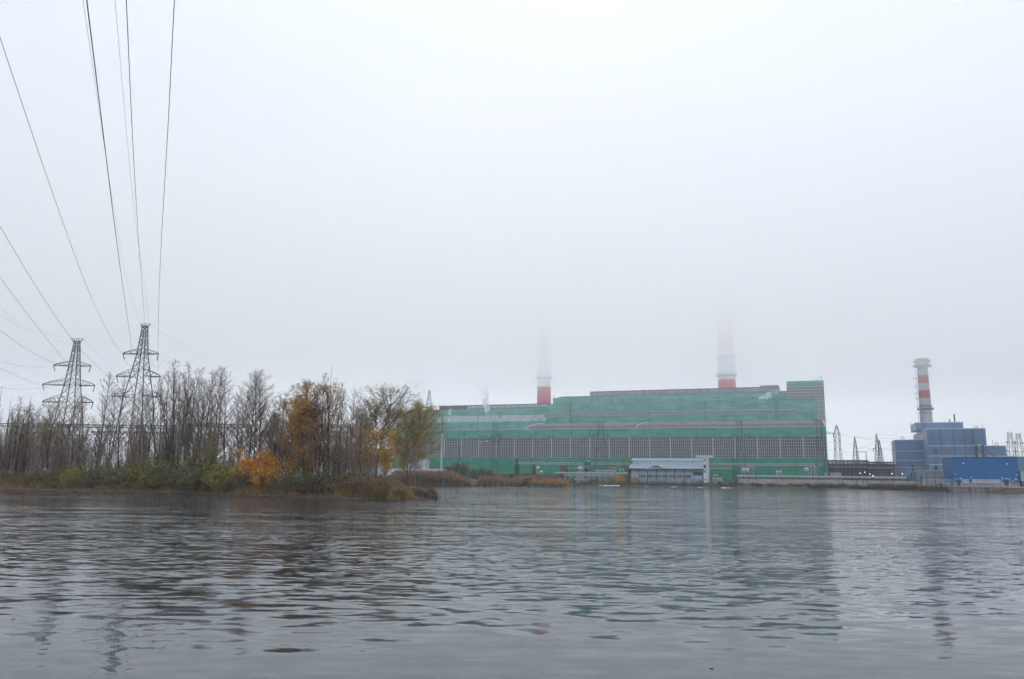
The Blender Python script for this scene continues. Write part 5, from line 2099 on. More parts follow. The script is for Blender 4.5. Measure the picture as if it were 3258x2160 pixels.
# yard lamps that are lit
for i, (px, py) in enumerate(((2736.6, 1505), (2751.6, 1502), (2767.5, 1508), (2777, 1514), (2838, 1507), (2871, 1507))):
    w_ = -20 if i != 3 else -30
    u, z = hit(px, py, w_)
    t = pthing('yard_lamp', 'lit white yard lamp below the steel galleries, ' + ['leftmost', 'second from left', 'third from left', 'lowest of the row', 'alone before the blue annex', 'by the foot of the stair'][i], 'lamp', u, w_, YZ, group='lit yard lamps')
    b = MB()
    b.tube([W2(u, w_, YZ), W2(u, w_ + 0.05, z - 0.2)], 0.07, 5)
    b.build('post', STEEL_DK, t)
    b = MB()
    b.ball(W2(u, w_, z), 0.24, 8, 5, 0.8)
    b.build('lamp_globe', LAMP, t)
for i, (px, py, w_) in enumerate(((1873, 1467, -3), (1974, 1494, -20), (1984, 1495, -20), (2060, 1492, -36), (1953, 1488.5, -18))):
    u, z = hit(px, py, w_)
    t = pthing('flood_lamp', ['white globe lamp high on the dark green wall', 'large white lamp head over the yellow bush', 'smaller white lamp head right of the yellow bush', 'white lamp under the pump house canopy', 'white lamp arm by the broad pylon'][i], 'lamp', u, w_, YZ)
    b = MB()
    b.tube([W2(u, w_, YZ), W2(u, w_, z - 0.1)], 0.07, 5)
    b.build('post', STEEL_DK, t)
    b = MB()
    b.ball(W2(u, w_, z), 0.42 if i < 3 else .3, 10, 6, 1.2)
    b.build('lamp_head', WHITE, t)
# faint lamps glowing behind the hall windows
for i, (px, py) in enumerate(((1530, 1405.5), (1549.5, 1404))):
    u, z = hit(px, py, 0.2)
    t = pthing('window_lamp', ['lit lamp behind the hall windows, left one', 'lit lamp behind the hall windows, right one'][i], 'lamp', u, 0.2, z)
    b = MB()
    b.ball(W2(u, 0.1, z), 0.16, 8, 5)
    b.build('lamp_globe', LAMP, t)
    b = MB()
    b.bar(W2(u, 0.1, z + .2), W2(u, 0.29, z + .3), 0.05)
    b.build('bracket', STEEL_DK, t)

# white foam where cooling water wells up along the pier
for i, (px, py, s) in enumerate(((1949, 1545.0, 1.0), (1917, 1545.2, .5), (2060, 1548.2, .35), (2146, 1549.4, .45), (2228, 1551.5, .5), (2310, 1552.3, .75))):
    q = at_z(px, py, 0)
    t = thing('foam_mound', ['largest white foam mound on the water below the broad pylon', 'flat foam streak left of the largest mound', 'small foam patch before the pump house', 'small foam patch right of the middle of the pump house',
                             'foam patch below the blue panelled end wall', 'long foam mound right of the pump house'][i], 'foam', q, 0, 'foam along the pier')
    b = MB()
    rr = random.Random(i)
    for k in range(9):
        b.ball(q + Vector((rr.gauss(0, 1.6 * s), rr.uniform(-.5, .5), 0.0)), rr.uniform(.35, .8) * s, 8, 5, 0.5)
    b.build('foam_heap', FOAM, t, smooth=True)


# steam plumes
def steam_mat(dn, sc):
    m = bpy.data.materials.new('white_steam')
    m.use_nodes = True
    nt = m.node_tree
    for q in list(nt.nodes):
        nt.nodes.remove(q)
    out = nt.nodes.new('ShaderNodeOutputMaterial')
    pv = nt.nodes.new('ShaderNodeVolumePrincipled')
    tc = nt.nodes.new('ShaderNodeTexCoord')
    n = nt.nodes.new('ShaderNodeTexNoise')
    n.inputs['Scale'].default_value = sc
    n.inputs['Detail'].default_value = 3
    r = nt.nodes.new('ShaderNodeMapRange')
    r.inputs['From Min'].default_value = 0.44
    r.inputs['From Max'].default_value = 0.68
    r.inputs['To Max'].default_value = dn
    nt.links.new(tc.outputs['Object'], n.inputs['Vector'])
    nt.links.new(n.outputs['Fac'], r.inputs['Value'])
    sg = nt.nodes.new('ShaderNodeSeparateXYZ')
    nt.links.new(tc.outputs['Generated'], sg.inputs[0])
    fd = nt.nodes.new('ShaderNodeMapRange')
    fd.interpolation_type = 'SMOOTHSTEP'
    for k, v in (('From Min', 0.05), ('From Max', 0.97), ('To Min', 1.0), ('To Max', 0.0)):
        fd.inputs[k].default_value = v
    nt.links.new(sg.outputs['Z'], fd.inputs['Value'])
    ml = nt.nodes.new('ShaderNodeMath')
    ml.operation = 'MULTIPLY'
    nt.links.new(r.outputs['Result'], ml.inputs[0])
    nt.links.new(fd.outputs['Result'], ml.inputs[1])
    nt.links.new(ml.outputs[0], pv.inputs['Density'])
    pv.inputs['Color'].default_value = (0.99, 0.99, 1, 1)
    nt.links.new(pv.outputs['Volume'], out.inputs['Volume'])
    return m


PL = [
    ('thin white steam plume rising left of the dark pylon and drifting left', HALL_W + 10, [(1337, 1322, 3), (1333, 1300, 5), (1338, 1270, 11), (1341, 1240, 17), (1330, 1212, 24), (1310, 1185, 30)], 0.9, 0.22),
    ('small steam plume rising from a vent on the old boiler house', HALL_W + 9, [(1430, 1341, 2), (1431, 1325, 4), (1433, 1306, 7), (1438, 1290, 10)], 2.0, 0.40),
    ('tall steam plume rising from the old boiler house before its roof monitor', HALL_W + 9, [(1555, 1338, 1.5), (1554, 1322, 6), (1549, 1298, 10), (1544, 1270, 12), (1540, 1245, 15), (1532, 1215, 20)], 2.2, 0.35),
    ('wind blown steam cloud on the boiler house roof left of the corner tower', HALL_W + 10, [(2414, 1271, 6), (2430, 1265, 9), (2448, 1256, 11), (2464, 1246, 10), (2476, 1236, 7)], 1.4, 0.40),
]
for lab, w_, pts, dn, sc in PL:
    P_, R_ = [], []
    for px, py, rp in pts:
        u, z = hit(px, py, w_)
        q = W2(u, w_, z)
        P_.append(q)
        R_.append(rp * mpp(q))
    b = MB()
    b.tube(P_, R_, 14)
    o = b.build('steam_plume', steam_mat(dn, sc))
    tag(o, lab, 'steam plume', 'steam plumes')
# ------------------------------------------------------------------ trees and plants
class Plant:
    """a prototype: built at the origin, the first placement moves it, later ones copy it"""

    def __init__(self, root):
        self.root, self.used = root, False

    def place(self, loc, rot, scale, label, cat=None, group=None, name=None):
        sc = (scale,) * 3 if not isinstance(scale, tuple) else scale
        if not self.used:
            self.used = True
            r = self.root
            r.location, r.rotation_euler, r.scale = loc, (0, 0, rot), sc
        else:
            r = dup(self.root, loc, rot, sc)
        r['label'] = label
        if cat:
            r['category'] = cat
        if group:
            r['group'] = group
        return r


def bend(p0, d, L_, n, rng, up=0.0, wob=0.06):
    pts = [Vector(p0)]
    d = Vector(d).normalized()
    for i in range(n):
        d = (d + Vector((rng.gauss(0, wob), rng.gauss(0, wob), rng.gauss(0, wob) + up / n))).normalized()
        pts.append(pts[-1] + d * (L_ / n))
    return pts


def along(pts, t):
    s = t * (len(pts) - 1)
    i = min(int(s), len(pts) - 2)
    return pts[i].lerp(pts[i + 1], s - i), (pts[i + 1] - pts[i]).normalized()


def tree(name, seed, H, stems=1, t0=0.25, nb=40, spread=0.22, ang=(32, 52), up=0.5, tw=8, tw2=3, leaves=0, leaf=0.10, leaf_top=True, mats=(None, None, None), r0=None, twr=0.010,
         clump=0.0, stem_gap=0.35, stem_lean=0.05, shape='cone', droop=0.0, cat='tree', leafup=0.0, ratio=0.6, twig_len=0.34, leaf_lo=0.0):
    rng = random.Random(seed)
    bark, twigm, leafm = mats
    root = thing(name, name, cat)
    trunk, twigs, lf = MB(), MB(), MB()
    for s in range(stems):
        a = rng.random() * 6.28
        off = Vector((math.cos(a), math.sin(a), 0)) * (stem_gap * rng.random() if stems > 1 else 0)
        hh = H * (1.0 if s == 0 else rng.uniform(0.62, 0.97))
        d = Vector((off.x * stem_lean * 4 + rng.gauss(0, stem_lean), off.y * stem_lean * 4 + rng.gauss(0, stem_lean), 1))
        tp = bend(off + Vector((0, 0, -0.3)), d, hh + 0.3, 9, rng, 0.3, 0.03)
        rr = (0.0062 * hh + 0.015) if r0 is None else r0
        trunk.tube(tp, [rr * (1 - 0.9 * (i / 9) ** 0.85) + 0.008 for i in range(10)], 6, cap=True)
        k = max(4, int(nb / stems ** 0.7))
        for i in range(k):
            u = (i + rng.random()) / k
            t = t0 + (1 - t0) * u
            p, td = along(tp, min(t, 0.985))
            az = i * 2.399 + rng.random()
            an = math.radians(rng.uniform(*ang))
            dv = Vector((math.cos(az) * math.sin(an), math.sin(az) * math.sin(an), math.cos(an)))
            if shape == 'cone':
                ln = spread * hh * ((1 - u) ** 0.75 * 0.85 + 0.16) * rng.uniform(0.7, 1.15)
            elif shape == 'round':
                ln = spread * hh * (math.sin(math.pi * (0.12 + 0.83 * u)) ** 0.7) * rng.uniform(0.7, 1.15)
            else:
                ln = spread * hh * rng.uniform(0.5, 1.1) * (1.1 - u * 0.5)
            bp_l = bend(p, dv, ln, 5, rng, up, 0.09)
            rb = min(rr * 0.42, 0.006 + 0.011 * ln)
            trunk.tube(bp_l, [rb * (1 - 0.8 * q / 5) + 0.004 for q in range(6)], 4, cap=False)
            m_ = int(tw * (0.5 + ln / (spread * hh + 1e-6)))
            for j in range(m_):
                v = rng.uniform(0.12, 1.0)
                q, bd = along(bp_l, v)
                sd = (bd + Vector((rng.gauss(0, .55), rng.gauss(0, .55), rng.gauss(0, .45) + 0.25 - droop))).normalized()
                tl = (0.45 + twig_len * ln * (1 - 0.6 * v)) * rng.uniform(0.6, 1.2)
                e = q + sd * tl
                twigs.spike(q, e, twr)
                for _ in range(tw2):
                    vv = rng.uniform(0.25, 0.95)
                    f = q.lerp(e, vv)
                    s2 = (sd + Vector((rng.gauss(0, .6), rng.gauss(0, .6), rng.gauss(0, .5) + 0.15 - droop))).normalized()
                    g2 = f + s2 * tl * rng.uniform(0.3, 0.6)
                    twigs.spike(f, g2, twr * 0.8)
                    if leaves and g2.z > leaf_lo * H:
                        w_ = (g2.z / H) ** 2.5 if leaf_top else 1.0
                        nl = leaves * w_
                        nl = int(nl) + (1 if rng.random() < nl - int(nl) else 0)
                        for _k in range(nl):
                            c = g2 + Vector((rng.gauss(0, clump), rng.gauss(0, clump), rng.gauss(0, clump))) if clump else g2.lerp(f, rng.random())
                            lf.leaf(c, leaf * rng.uniform(.7, 1.3), rng, leafup, ratio)
    trunk.build('trunk', bark, root, smooth=True)
    twigs.build('branches', twigm, root)
    if lf.v:
        lf.build('foliage', leafm, root)
    return Plant(root)


def bush(name, seed, H, W_, n, leaf, mats, stems=9, cat='bush', bottom=0.15, clumps=26, sig=0.16, ratio=0.6, flat=1.0):
    """many stems, leaves gathered in loose clumps with gaps between"""
    rng = random.Random(seed)
    bark, leafm = mats
    root = thing(name, name, cat)
    st, lf = MB(), MB()
    cl = []
    for i in range(stems):
        a = rng.random() * 6.28
        r = rng.random() ** .6 * W_ * 0.5
        hh = H * rng.uniform(.6, 1.0) * (1 - 0.35 * (r / (W_ * .5)) ** 2)
        p = bend((math.cos(a) * r * .3, math.sin(a) * r * .3, -0.15), (math.cos(a) * r / hh, math.sin(a) * r / hh, 1), hh, 5, rng, 0.1, 0.10)
        st.tube(p, [0.03 * (1 - 0.8 * q / 5) + .004 for q in range(6)], 4, cap=False)
        for j in range(7):
            q, d = along(p, rng.uniform(.3, 1))
            e = q + (d + Vector((rng.gauss(0, .7), rng.gauss(0, .7), rng.gauss(0.1, .4)))).normalized() * H * rng.uniform(.12, .28)
            st.spike(q, e, 0.012)
            cl.append(e)
        cl.append(p[-1])
    for i in range(clumps):
        a, r = rng.random() * 6.28, rng.random() ** .5 * W_ * .5
        z = rng.uniform(bottom, 1.0) * H * (1 - 0.55 * (r / (W_ * .5)) ** 2.5)
        cl.append(Vector((math.cos(a) * r, math.sin(a) * r * .8, z)))
    for i in range(n):
        c = rng.choice(cl)
        s = sig * H
        p = c + Vector((rng.gauss(0, s), rng.gauss(0, s), rng.gauss(0, s * .7)))
        if p.z < 0.05:
            p.z = rng.uniform(0.05, 0.3)
        lf.leaf(p, leaf * rng.uniform(.6, 1.4), rng, 0.3, ratio)
    st.build('stems', bark, root)
    lf.build('foliage', leafm, root)
    return Plant(root)


A3 = (BARK, TWIG, LEAF_DARK)
ALD = [tree('bare_alder', 11, 14, 1, .22, 46, .25, (30, 54), .45, 10, 4, .28, .13, True, A3, twr=.009),
       tree('bare_alder', 12, 14, 2, .25, 48, .24, (28, 50), .45, 10, 4, .32, .13, True, A3, twr=.009, stem_gap=.5),
       tree('bare_alder', 13, 14, 3, .20, 62, .21, (24, 48), .5, 10, 4, .40, .13, True, A3, stem_gap=.9, stem_lean=.06, twr=.009),
       tree('bare_alder', 14, 14, 1, .30, 42, .27, (36, 62), .4, 10, 4, .10, .12, True, A3, twr=.009),
       tree('bare_alder', 15, 14, 4, .18, 76, .20, (22, 46), .5, 9, 4, .42, .13, True, A3, stem_gap=1.2, stem_lean=.07, twr=.009),
       tree('bare_alder', 16, 14, 1, .26, 58, .31, (40, 64), .35, 11, 5, .04, .12, True, A3, twr=.009)]
SAP = [tree('thin_sapling', 21, 8, 3, .12, 40, .20, (18, 44), .5, 8, 4, .16, .12, True, A3, r0=.028, twr=.009, stem_gap=1.0, stem_lean=.09),
       tree('thin_sapling', 22, 8, 5, .10, 50, .18, (16, 40), .5, 8, 4, .12, .12, True, A3, r0=.025, twr=.009, stem_gap=1.5, stem_lean=.10),
       tree('thin_sapling', 23, 8, 4, .15, 44, .22, (20, 50), .45, 8, 4, .25, .13, True, A3, r0=.025, twr=.009, stem_gap=1.2, stem_lean=.10),
       tree('thin_sapling', 24, 8, 2, .15, 36, .25, (25, 58), .4, 10, 4, .10, .12, True, A3, r0=.032, twr=.010, stem_gap=.7, stem_lean=.06)]
GOLD = [tree('golden_tree', 31, 14, 3, .16, 66, .27, (28, 56), .4, 12, 4, 2.7, .17, False, (BARK, TWIG_GOLD, LEAF_GOLD), shape='round', stem_gap=.6, clump=.16, twr=.012),
        tree('golden_tree', 32, 12, 2, .18, 56, .33, (34, 62), .4, 11, 4, 1.8, .17, False, (BARK, TWIG_GOLD, LEAF_GOLD), shape='round', stem_gap=.5, clump=.16, twr=.013)]
ROUND = tree('brown_round_tree', 33, 16, 2, .22, 76, .40, (36, 70), .45, 14, 5, .9, .17, False, (BARK, TWIG_GOLD, LEAF_TAN), shape='round', stem_gap=.5, clump=.15, twr=.017)
WILLOW = tree('olive_willow', 34, 20, 2, .14, 62, .44, (30, 68), .30, 15, 5, 4.6, .30, False, (BARK, TWIG_GOLD, LEAF_OLIVE), shape='round', stem_gap=.6, stem_lean=.10, clump=.34, droop=.15, ratio=.35, twr=.02, leaf_lo=.15)
YELLOW = tree('yellow_tree', 35, 9, 2, .25, 40, .42, (40, 75), .35, 10, 4, 3.0, .18, False, (BARK, TWIG_GOLD, LEAF_YELLOW), shape='round', stem_gap=.4, clump=.18, twr=.014, leaf_lo=.35)
YG = [tree('yellow_green_tree', 36, 8, 4, .15, 44, .24, (25, 55), .4, 9, 3, .9, .17, False, (BARK, TWIG, LEAF_YGREEN), shape='round', stem_gap=.7, clump=.16),
      tree('yellow_green_tree', 37, 9, 2, .45, 30, .22, (25, 55), .4, 9, 3, .8, .17, False, (BARK, TWIG, LEAF_YGREEN), shape='round', stem_gap=.5, clump=.20, leaf_lo=.55)]
MAPLE = [bush('orange_maple', 41, 4.6, 5.2, 2300, .21, (BARK, LEAF_ORANGE), 14, 'tree', .2, 10, .065),
         bush('orange_maple', 42, 3.6, 4.4, 1000, .19, (BARK, LEAF_ORANGE), 12, 'tree', .15, 8, .07)]
GREENB = [bush('green_shrub', 51, 2.6, 4.0, 2600, .17, (BARK, LEAF_GREEN), 8), bush('green_shrub', 52, 2.2, 3.4, 1900, .16, (BARK, LEAF_GREEN), 8, clumps=18),
          bush('green_shrub', 53, 3.2, 3.6, 2200, .17, (BARK, LEAF_YGREEN), 10, clumps=22)]
BROWNB = [bush('brown_bramble', 54, 1.7, 3.4, 2000, .14, (BARK, LEAF_BROWN), 9, clumps=20, ratio=.35), bush('brown_bramble', 55, 2.1, 3.0, 1500, .13, (BARK, LEAF_BROWN), 14, clumps=12, ratio=.3),
          bush('brown_bramble', 56, 1.3, 3.0, 1500, .13, (BARK, LEAF_DARK), 9, clumps=16, ratio=.4)]

gz = spit_z


def put(P, px, ytop, off, label, group=None, hbase=None, sxy=1.0, rot=None, rng=R0, cat=None):
    """stand a plant on the spit at image column px, its top at row ytop, OFF metres inland"""
    Y = 118.0
    for _ in range(6):
        x = xat(px, Y)
        Y = front_y(x) + off
    x = xat(px, Y)
    z = gz(x, Y)
    top = at_y(px, ytop, Y).z
    h = max(0.4, top - z)
    s = h / hbase
    return P.place((x, Y, z), rng.random() * 6.28 if rot is None else rot, (s * sxy, s * sxy, s), label, cat, group)


TG = 'trees on the spit'
alders = [
    (300, 1198, 14, 0, 'bare alder leaning behind the shorter pylon, right of its arms'), (333, 1250, 22, 3, 'slim bare alder in the gap between the two pylons'),
    (378, 1212, 9, 3, 'bare alder with a clear dark trunk just left of the tallest pylon'), (262, 1268, 10, 0, 'bare alder in front of the shorter pylon legs'),
    (225, 1285, 16, 3, 'thin bare alder left of the shorter pylon legs'),
    (418, 1245, 20, 1, 'bare alder behind the left legs of the tallest pylon'), (478, 1222, 10, 1, 'bare alder before the right legs of the tallest pylon'),
    (503, 1207, 13, 2, 'multi stemmed bare alder just right of the tallest pylon'), (536, 1180, 12, 4, 'dense many stemmed alder right of the tallest pylon'),
    (557, 1158, 9, 2, 'tallest alder of the clump with dark leaf tufts on top'), (583, 1160, 12, 4, 'second tallest alder of the clump with dark leaf tufts'),
    (606, 1178, 15, 1, 'alder on the right shoulder of the tallest clump'), (575, 1196, 20, 2, 'alder filling the back of the tallest clump'), (628, 1212, 12, 5, 'bushy bare alder sloping down right of the tallest clump'),
    (655, 1182, 9, 1, 'twin stemmed alder with leaf tufts, right of the tallest clump'), (676, 1196, 12, 0, 'slim alder beside the twin stemmed one'), (667, 1176, 16, 2, 'tall alder behind the twin stemmed one, leaf tufts on top'),
    (712, 1198, 8, 3, 'single straight bare alder standing alone in a gap'), (748, 1232, 10, 5, 'bare alder with wide branches over the orange maple, left one'), (786, 1192, 9, 5, 'tallest wide bare alder above the orange maple'),
    (806, 1200, 14, 3, 'bare alder close behind the tallest wide one'), (832, 1197, 8, 5, 'bare alder with fine wide crown, right above the orange maple'), (760, 1262, 18, 3, 'short bare alder in the back left of the orange maple'),
    (862, 1264, 10, 0, 'thin alder left of the brown gold tree'), (893, 1250, 12, 1, 'leafy topped alder left of the brown gold tree'),
    (975, 1212, 8, 2, 'dark stemmed alder poking above the brown gold tree, left one'), (1012, 1195, 10, 1, 'dark stemmed alder with tufted tip above the brown gold tree'), (1040, 1222, 12, 2, 'tufted alder on the right of the brown gold tree'),
    (1080, 1248, 10, 0, 'slender alder with a flat top right of the brown gold tree'), (1122, 1250, 13, 3, 'slender bare alder left of the round brown tree'), (1152, 1300, 8, 3, 'dark trunked alder before the round brown tree'),
    (915, 1400, 7, 5, 'small dark bare tree leaning over the bank, right of the orange maple'), (950, 1330, 7, 3, 'thin dark trunk before the brown gold tree'), (1095, 1370, 6, 3, 'thin leaning trunk before the portal frame'),
]
for px, yt, off, k, lab in alders:
    put(ALD[k], px, yt, off, lab, TG, 14)
put(GOLD[0], 968, 1234, 9, 'large brown gold tree in the middle of the spit', TG, 14, sxy=1.35)
put(GOLD[0], 925, 1285, 14, 'brown gold tree on the left shoulder of the large one', TG, 14, sxy=1.3)
put(GOLD[1], 1020, 1250, 11, 'brown gold tree on the right shoulder of the large one', TG, 12, sxy=.9)
put(GOLD[1], 865, 1330, 18, 'low brown gold tree behind the orange maples', TG, 12, sxy=.8)
put(GOLD[0], 985, 1400, 9, 'low brown gold tree under the large one', TG, 14)
put(ROUND, 1190, 1246, 42, 'wide round brown tree left of the willow', TG, 16, sxy=1.25)
put(ROUND, 1112, 1330, 46, 'dull brown round tree behind the slender alders', TG, 16, sxy=1.0)
put(GOLD[1], 1085, 1420, 14, 'small tan tree under the slender alders', TG, 12)
put(YELLOW, 1165, 1385, 26, 'yellow leaved tree low before the round brown tree', TG, 9, sxy=1.0)
put(YELLOW, 1228, 1388, 24, 'bright yellow crown between the round brown tree and the willow', TG, 9, sxy=.62)
# the willow stands farther back on the bank
Yw = 225.0
px_ = 1300
x = xat(px_, Yw)
top = at_y(1330, 1306, Yw).z
WILLOW.place((x, Yw, 1.2), 0.9, ((top - 1.2) / 20 * 1.2,) * 2 + ((top - 1.2) / 20,), 'olive and gold willow at the right end of the spit before the green hall', None, TG)
put(MAPLE[0], 800, 1420, 5, 'bright orange maple bush low on the bank', TG, 4.6, sxy=1.0)
put(MAPLE[1], 862, 1446, 4.5, 'darker orange maple bush right of the bright one', TG, 3.6, sxy=1.0)
put(MAPLE[1], 905, 1458, 5.5, 'small orange maple under the dark leaning tree', TG, 3.6, sxy=.9)
put(MAPLE[1], 832, 1418, 7, 'tall sparse orange maple behind the bright bush', TG, 3.6, sxy=.6)
put(YG[0], 650, 1372, 7, 'yellow green sapling clump left of the straight bare alder', TG, 8)
put(YG[0], 684, 1395, 6, 'yellow green sapling clump at the foot of the straight bare alder', TG, 8)
put(YG[0], 610, 1440, 6, 'low yellow green sapling under the tallest clump', TG, 8)
put(YG[1], 150, 1295, 10, 'sapling with a yellow green leafy top left of the shorter pylon', TG, 9)
put(YG[1], 178, 1293, 12, 'second sapling with a yellow green top, nearer the shorter pylon', TG, 9)
put(YG[1], 110, 1322, 9, 'yellow green topped sapling in the thicket', TG, 9)
put(YG[1], 52, 1308, 10, 'yellow green tuft at the far left of the thicket', TG, 9)
put(YG[0], 415, 1440, 8, 'low yellow green sapling at the foot of the tallest pylon', TG, 8)
put(YG[0], 345, 1470, 6, 'low yellow green sapling between the pylons', TG, 8)

rs = random.Random(5)
# the thicket: saplings on the left and between the alders
zones = [(-30, 235, 34, (1300, 1400), (4, 26), 'thin bare sapling in the thicket at the left edge'), (200, 480, 25, (1330, 1430), (5, 26), 'thin bare sapling in the undergrowth about the pylon feet'),
         (470, 720, 19, (1340, 1430), (6, 28), 'thin bare sapling in the undergrowth below the tallest alders'), (720, 940, 18, (1330, 1430), (8, 26), 'thin bare sapling in the undergrowth behind the orange maples'),
         (940, 1215, 18, (1340, 1440), (7, 34), 'thin bare sapling in the undergrowth below the brown gold trees')]
for a, c, n, yr, orr_, lab in zones:
    for i in range(n):
        px = lerp(a, c, (i + rs.random()) / n)
        put(SAP[rs.randrange(4)], px, rs.uniform(*yr), rs.uniform(*orr_), lab, lab + 's'[:0], 8, rng=rs)
# a few tall shoots in the left thicket
for px, yt, lab in ((28, 1268, 'tallest tufted shoot at the left edge of the thicket'), (75, 1285, 'tufted shoot rising from the left thicket, second from the edge'), (20, 1300, 'tufted shoot at the very left edge'),
                    (118, 1300, 'tufted shoot left of the yellow green tops')):
    put(ALD[rs.randrange(3)], px, yt, 8, lab, TG, 14, sxy=.7)
# shrubs and brambles along the bank
zones = [(-20, 200, 12, BROWNB[:2], (1490, 1525), (3.2, 8), 2.5, 'dull brown shrub at the foot of the left thicket', 'shrub'),
         (180, 440, 10, GREENB, (1470, 1520), (3.2, 9), 2.6, 'green shrub on the bank below the pylons', 'shrub'),
         (420, 740, 22, GREENB, (1452, 1515), (3.4, 10), 2.7, 'green shrub on the bank below the tallest alders', 'shrub'),
         (700, 960, 10, GREENB[:2], (1485, 1530), (3.2, 6), 2.5, 'green shrub on the bank about the orange maples', 'shrub'),
         (960, 1180, 8, GREENB[:2], (1490, 1530), (5, 12), 2.5, 'green shrub under the brown gold trees', 'shrub'),
         (-20, 420, 20, BROWNB, (1515, 1542), (2.4, 5), 1.7, 'brown bramble on the bare bank left', 'bramble'),
         (400, 760, 22, BROWNB, (1510, 1545), (2.4, 5.5), 1.7, 'brown bramble on the bank, middle stretch', 'bramble'),
         (740, 1040, 22, BROWNB, (1510, 1550), (2.2, 6), 1.7, 'brown bramble on the bank by the driftwood', 'bramble'),
         (1020, 1235, 24, BROWNB, (1490, 1552), (2.2, 10), 1.7, 'brown bramble near the tip of the spit', 'bramble'),
         (-20, 300, 14, BROWNB, (1470, 1510), (6, 14), 1.9, 'brown bramble deep in the left thicket', 'bramble')]
for a, c, n, ps, yr, orr_, hb, lab, cat in zones:
    for i in range(n):
        px = lerp(a, c, (i + rs.random()) / n)
        P = ps[rs.randrange(len(ps))]
        hb_ = {GREENB[0]: 2.6, GREENB[1]: 2.2, GREENB[2]: 3.2, BROWNB[0]: 1.7, BROWNB[1]: 2.1, BROWNB[2]: 1.3}[P]
        put(P, px, rs.uniform(*yr), rs.uniform(*orr_), lab, lab, hb_, sxy=1.15, rng=rs, cat=cat)

# --- grass, reeds and litter: uncountable
def blades(name, label, mats, pts, cat='grass'):
    """pts: (x, y, z, height, width, material, lean)"""
    b = MB()
    rg = random.Random(3)
    for x, y, z, h, w_, mi, ln in pts:
        a = rg.random() * 6.28
        l_ = ln * h * rg.uniform(.4, 1.4)
        dx, dy = math.cos(a) * l_, math.sin(a) * l_
        c = rg.random() * 3.14
        ex, ey = math.cos(c) * w_ / 2, math.sin(c) * w_ / 2
        n = len(b.v)
        b.v += [(x - ex, y - ey, z - .05), (x + ex, y + ey, z - .05), (x + dx * .35 + ex * .8, y + dy * .35 + ey * .8, z + h * .6), (x + dx * .35 - ex * .8, y + dy * .35 - ey * .8, z + h * .6),
                (x + dx, y + dy, z + h * rg.uniform(.82, 1.0))]
        b.cur = mi
        b.face((n, n + 1, n + 2, n + 3))
        b.face((n + 3, n + 2, n + 4))
    o = b.build(name, mats)
    tag(o, label, cat, kind='stuff')
    return o


rg = random.Random(17)
pts = []


def tuft(px, off, h, n, r, mix, w_=0.05, lean=.55):
    Y = 118.0
    for _ in range(5):
        x = xat(px, Y)
        Y = front_y(x) + off
    for _ in range(n):
        xx, yy = x + rg.gauss(0, r), Y + rg.gauss(0, r)
        z = gz(xx, yy)
        if z < 0.02:
            continue
        pts.append((xx, yy, z, h * rg.uniform(.5, 1.25), w_ * rg.uniform(.6, 1.3), rg.choices((0, 1, 2), mix)[0], lean))


for i in range(460):
    px = rg.uniform(-20, 760)
    tuft(px, rg.uniform(2.3, 6.5), rg.uniform(.5, 1.05), 24, .42, (3, 3, 3))
for i in range(260):
    px = rg.uniform(740, 1060)
    tuft(px, rg.uniform(2.0, 7), rg.uniform(.6, 1.3), 26, .42, (5, 4, 2))
for i in range(330):
    px = rg.uniform(1030, 1262)
    tuft(px, rg.uniform(1.7, 14), rg.choice((.5, .8, 1.2, 1.7)), 24, .38, (5, 4, 2), .055, .55)
for i in range(170):      # tall sedge toward the tip
    px = rg.uniform(1185, 1308)
    tuft(px, rg.uniform(.9, 7), rg.choice((.5, .8, 1.1, 1.5, 1.9)) * (1.0 - .55 * max(0, px - 1225) / 83), 22, .35, (5, 4, 2), .065, .6)
for i in range(26):
    tuft(rg.uniform(1195, 1290), rg.uniform(.7, 2.0), 1.1, 22, .22, (0, 0, 1), .06, .6)
blades('bank_grass', 'dry straw and rust coloured grass along the bank of the spit', [STRAW, RUSTGRASS, GREENGRASS], pts)
# leaf litter on the mud
b = MB()
for i in range(9000):
    px = rg.uniform(-20, 1330)
    Y = 118.0
    off = rg.uniform(.3, 3.6)
    for _ in range(3):
        x = xat(px, Y)
        Y = front_y(x) + off
    z = gz(x, Y)
    if z > .04:
        b.leaf((x, Y, z + .03), rg.uniform(.08, .22), rg, 1.5, .7)
o = b.build('leaf_litter', LITTER)
tag(o, 'fallen brown leaves strewn over the muddy bank', 'leaf litter', kind='stuff')

# far reeds ------------------------------------------------------------------
pts = []


def reeds(px0, px1, n, d0, d1, hf, mix, w_=.14):
    for i in range(n):
        px = rg.uniform(px0, px1)
        u = U(px, -60)
        dd = rg.uniform(d0, d1)
        ww = far_w(u) + dd
        u = U(px, ww)
        q = W2(u, ww)
        z = max(far_z(q.x, q.y), 0.0)
        h = hf(px) * rg.uniform(.55, 1.12)
        m_ = rg.choices((0, 1, 2, 3), mix)[0]
        if m_ == 1:     # a stalk with its plume
            pts.append((q.x, q.y, z, h * .72, w_, 0, .06))
            pts.append((q.x, q.y, z + h * .62, h * .42, w_ * 1.6, 1, .15))
        else:
            pts.append((q.x, q.y, z, h * (.75 if m_ == 0 else .6), w_, m_, .10))


def hr1(px):
    return 4.5 * sm(1215, 1262, px) * (1 - .62 * sm(1425, 1515, px)) + .5


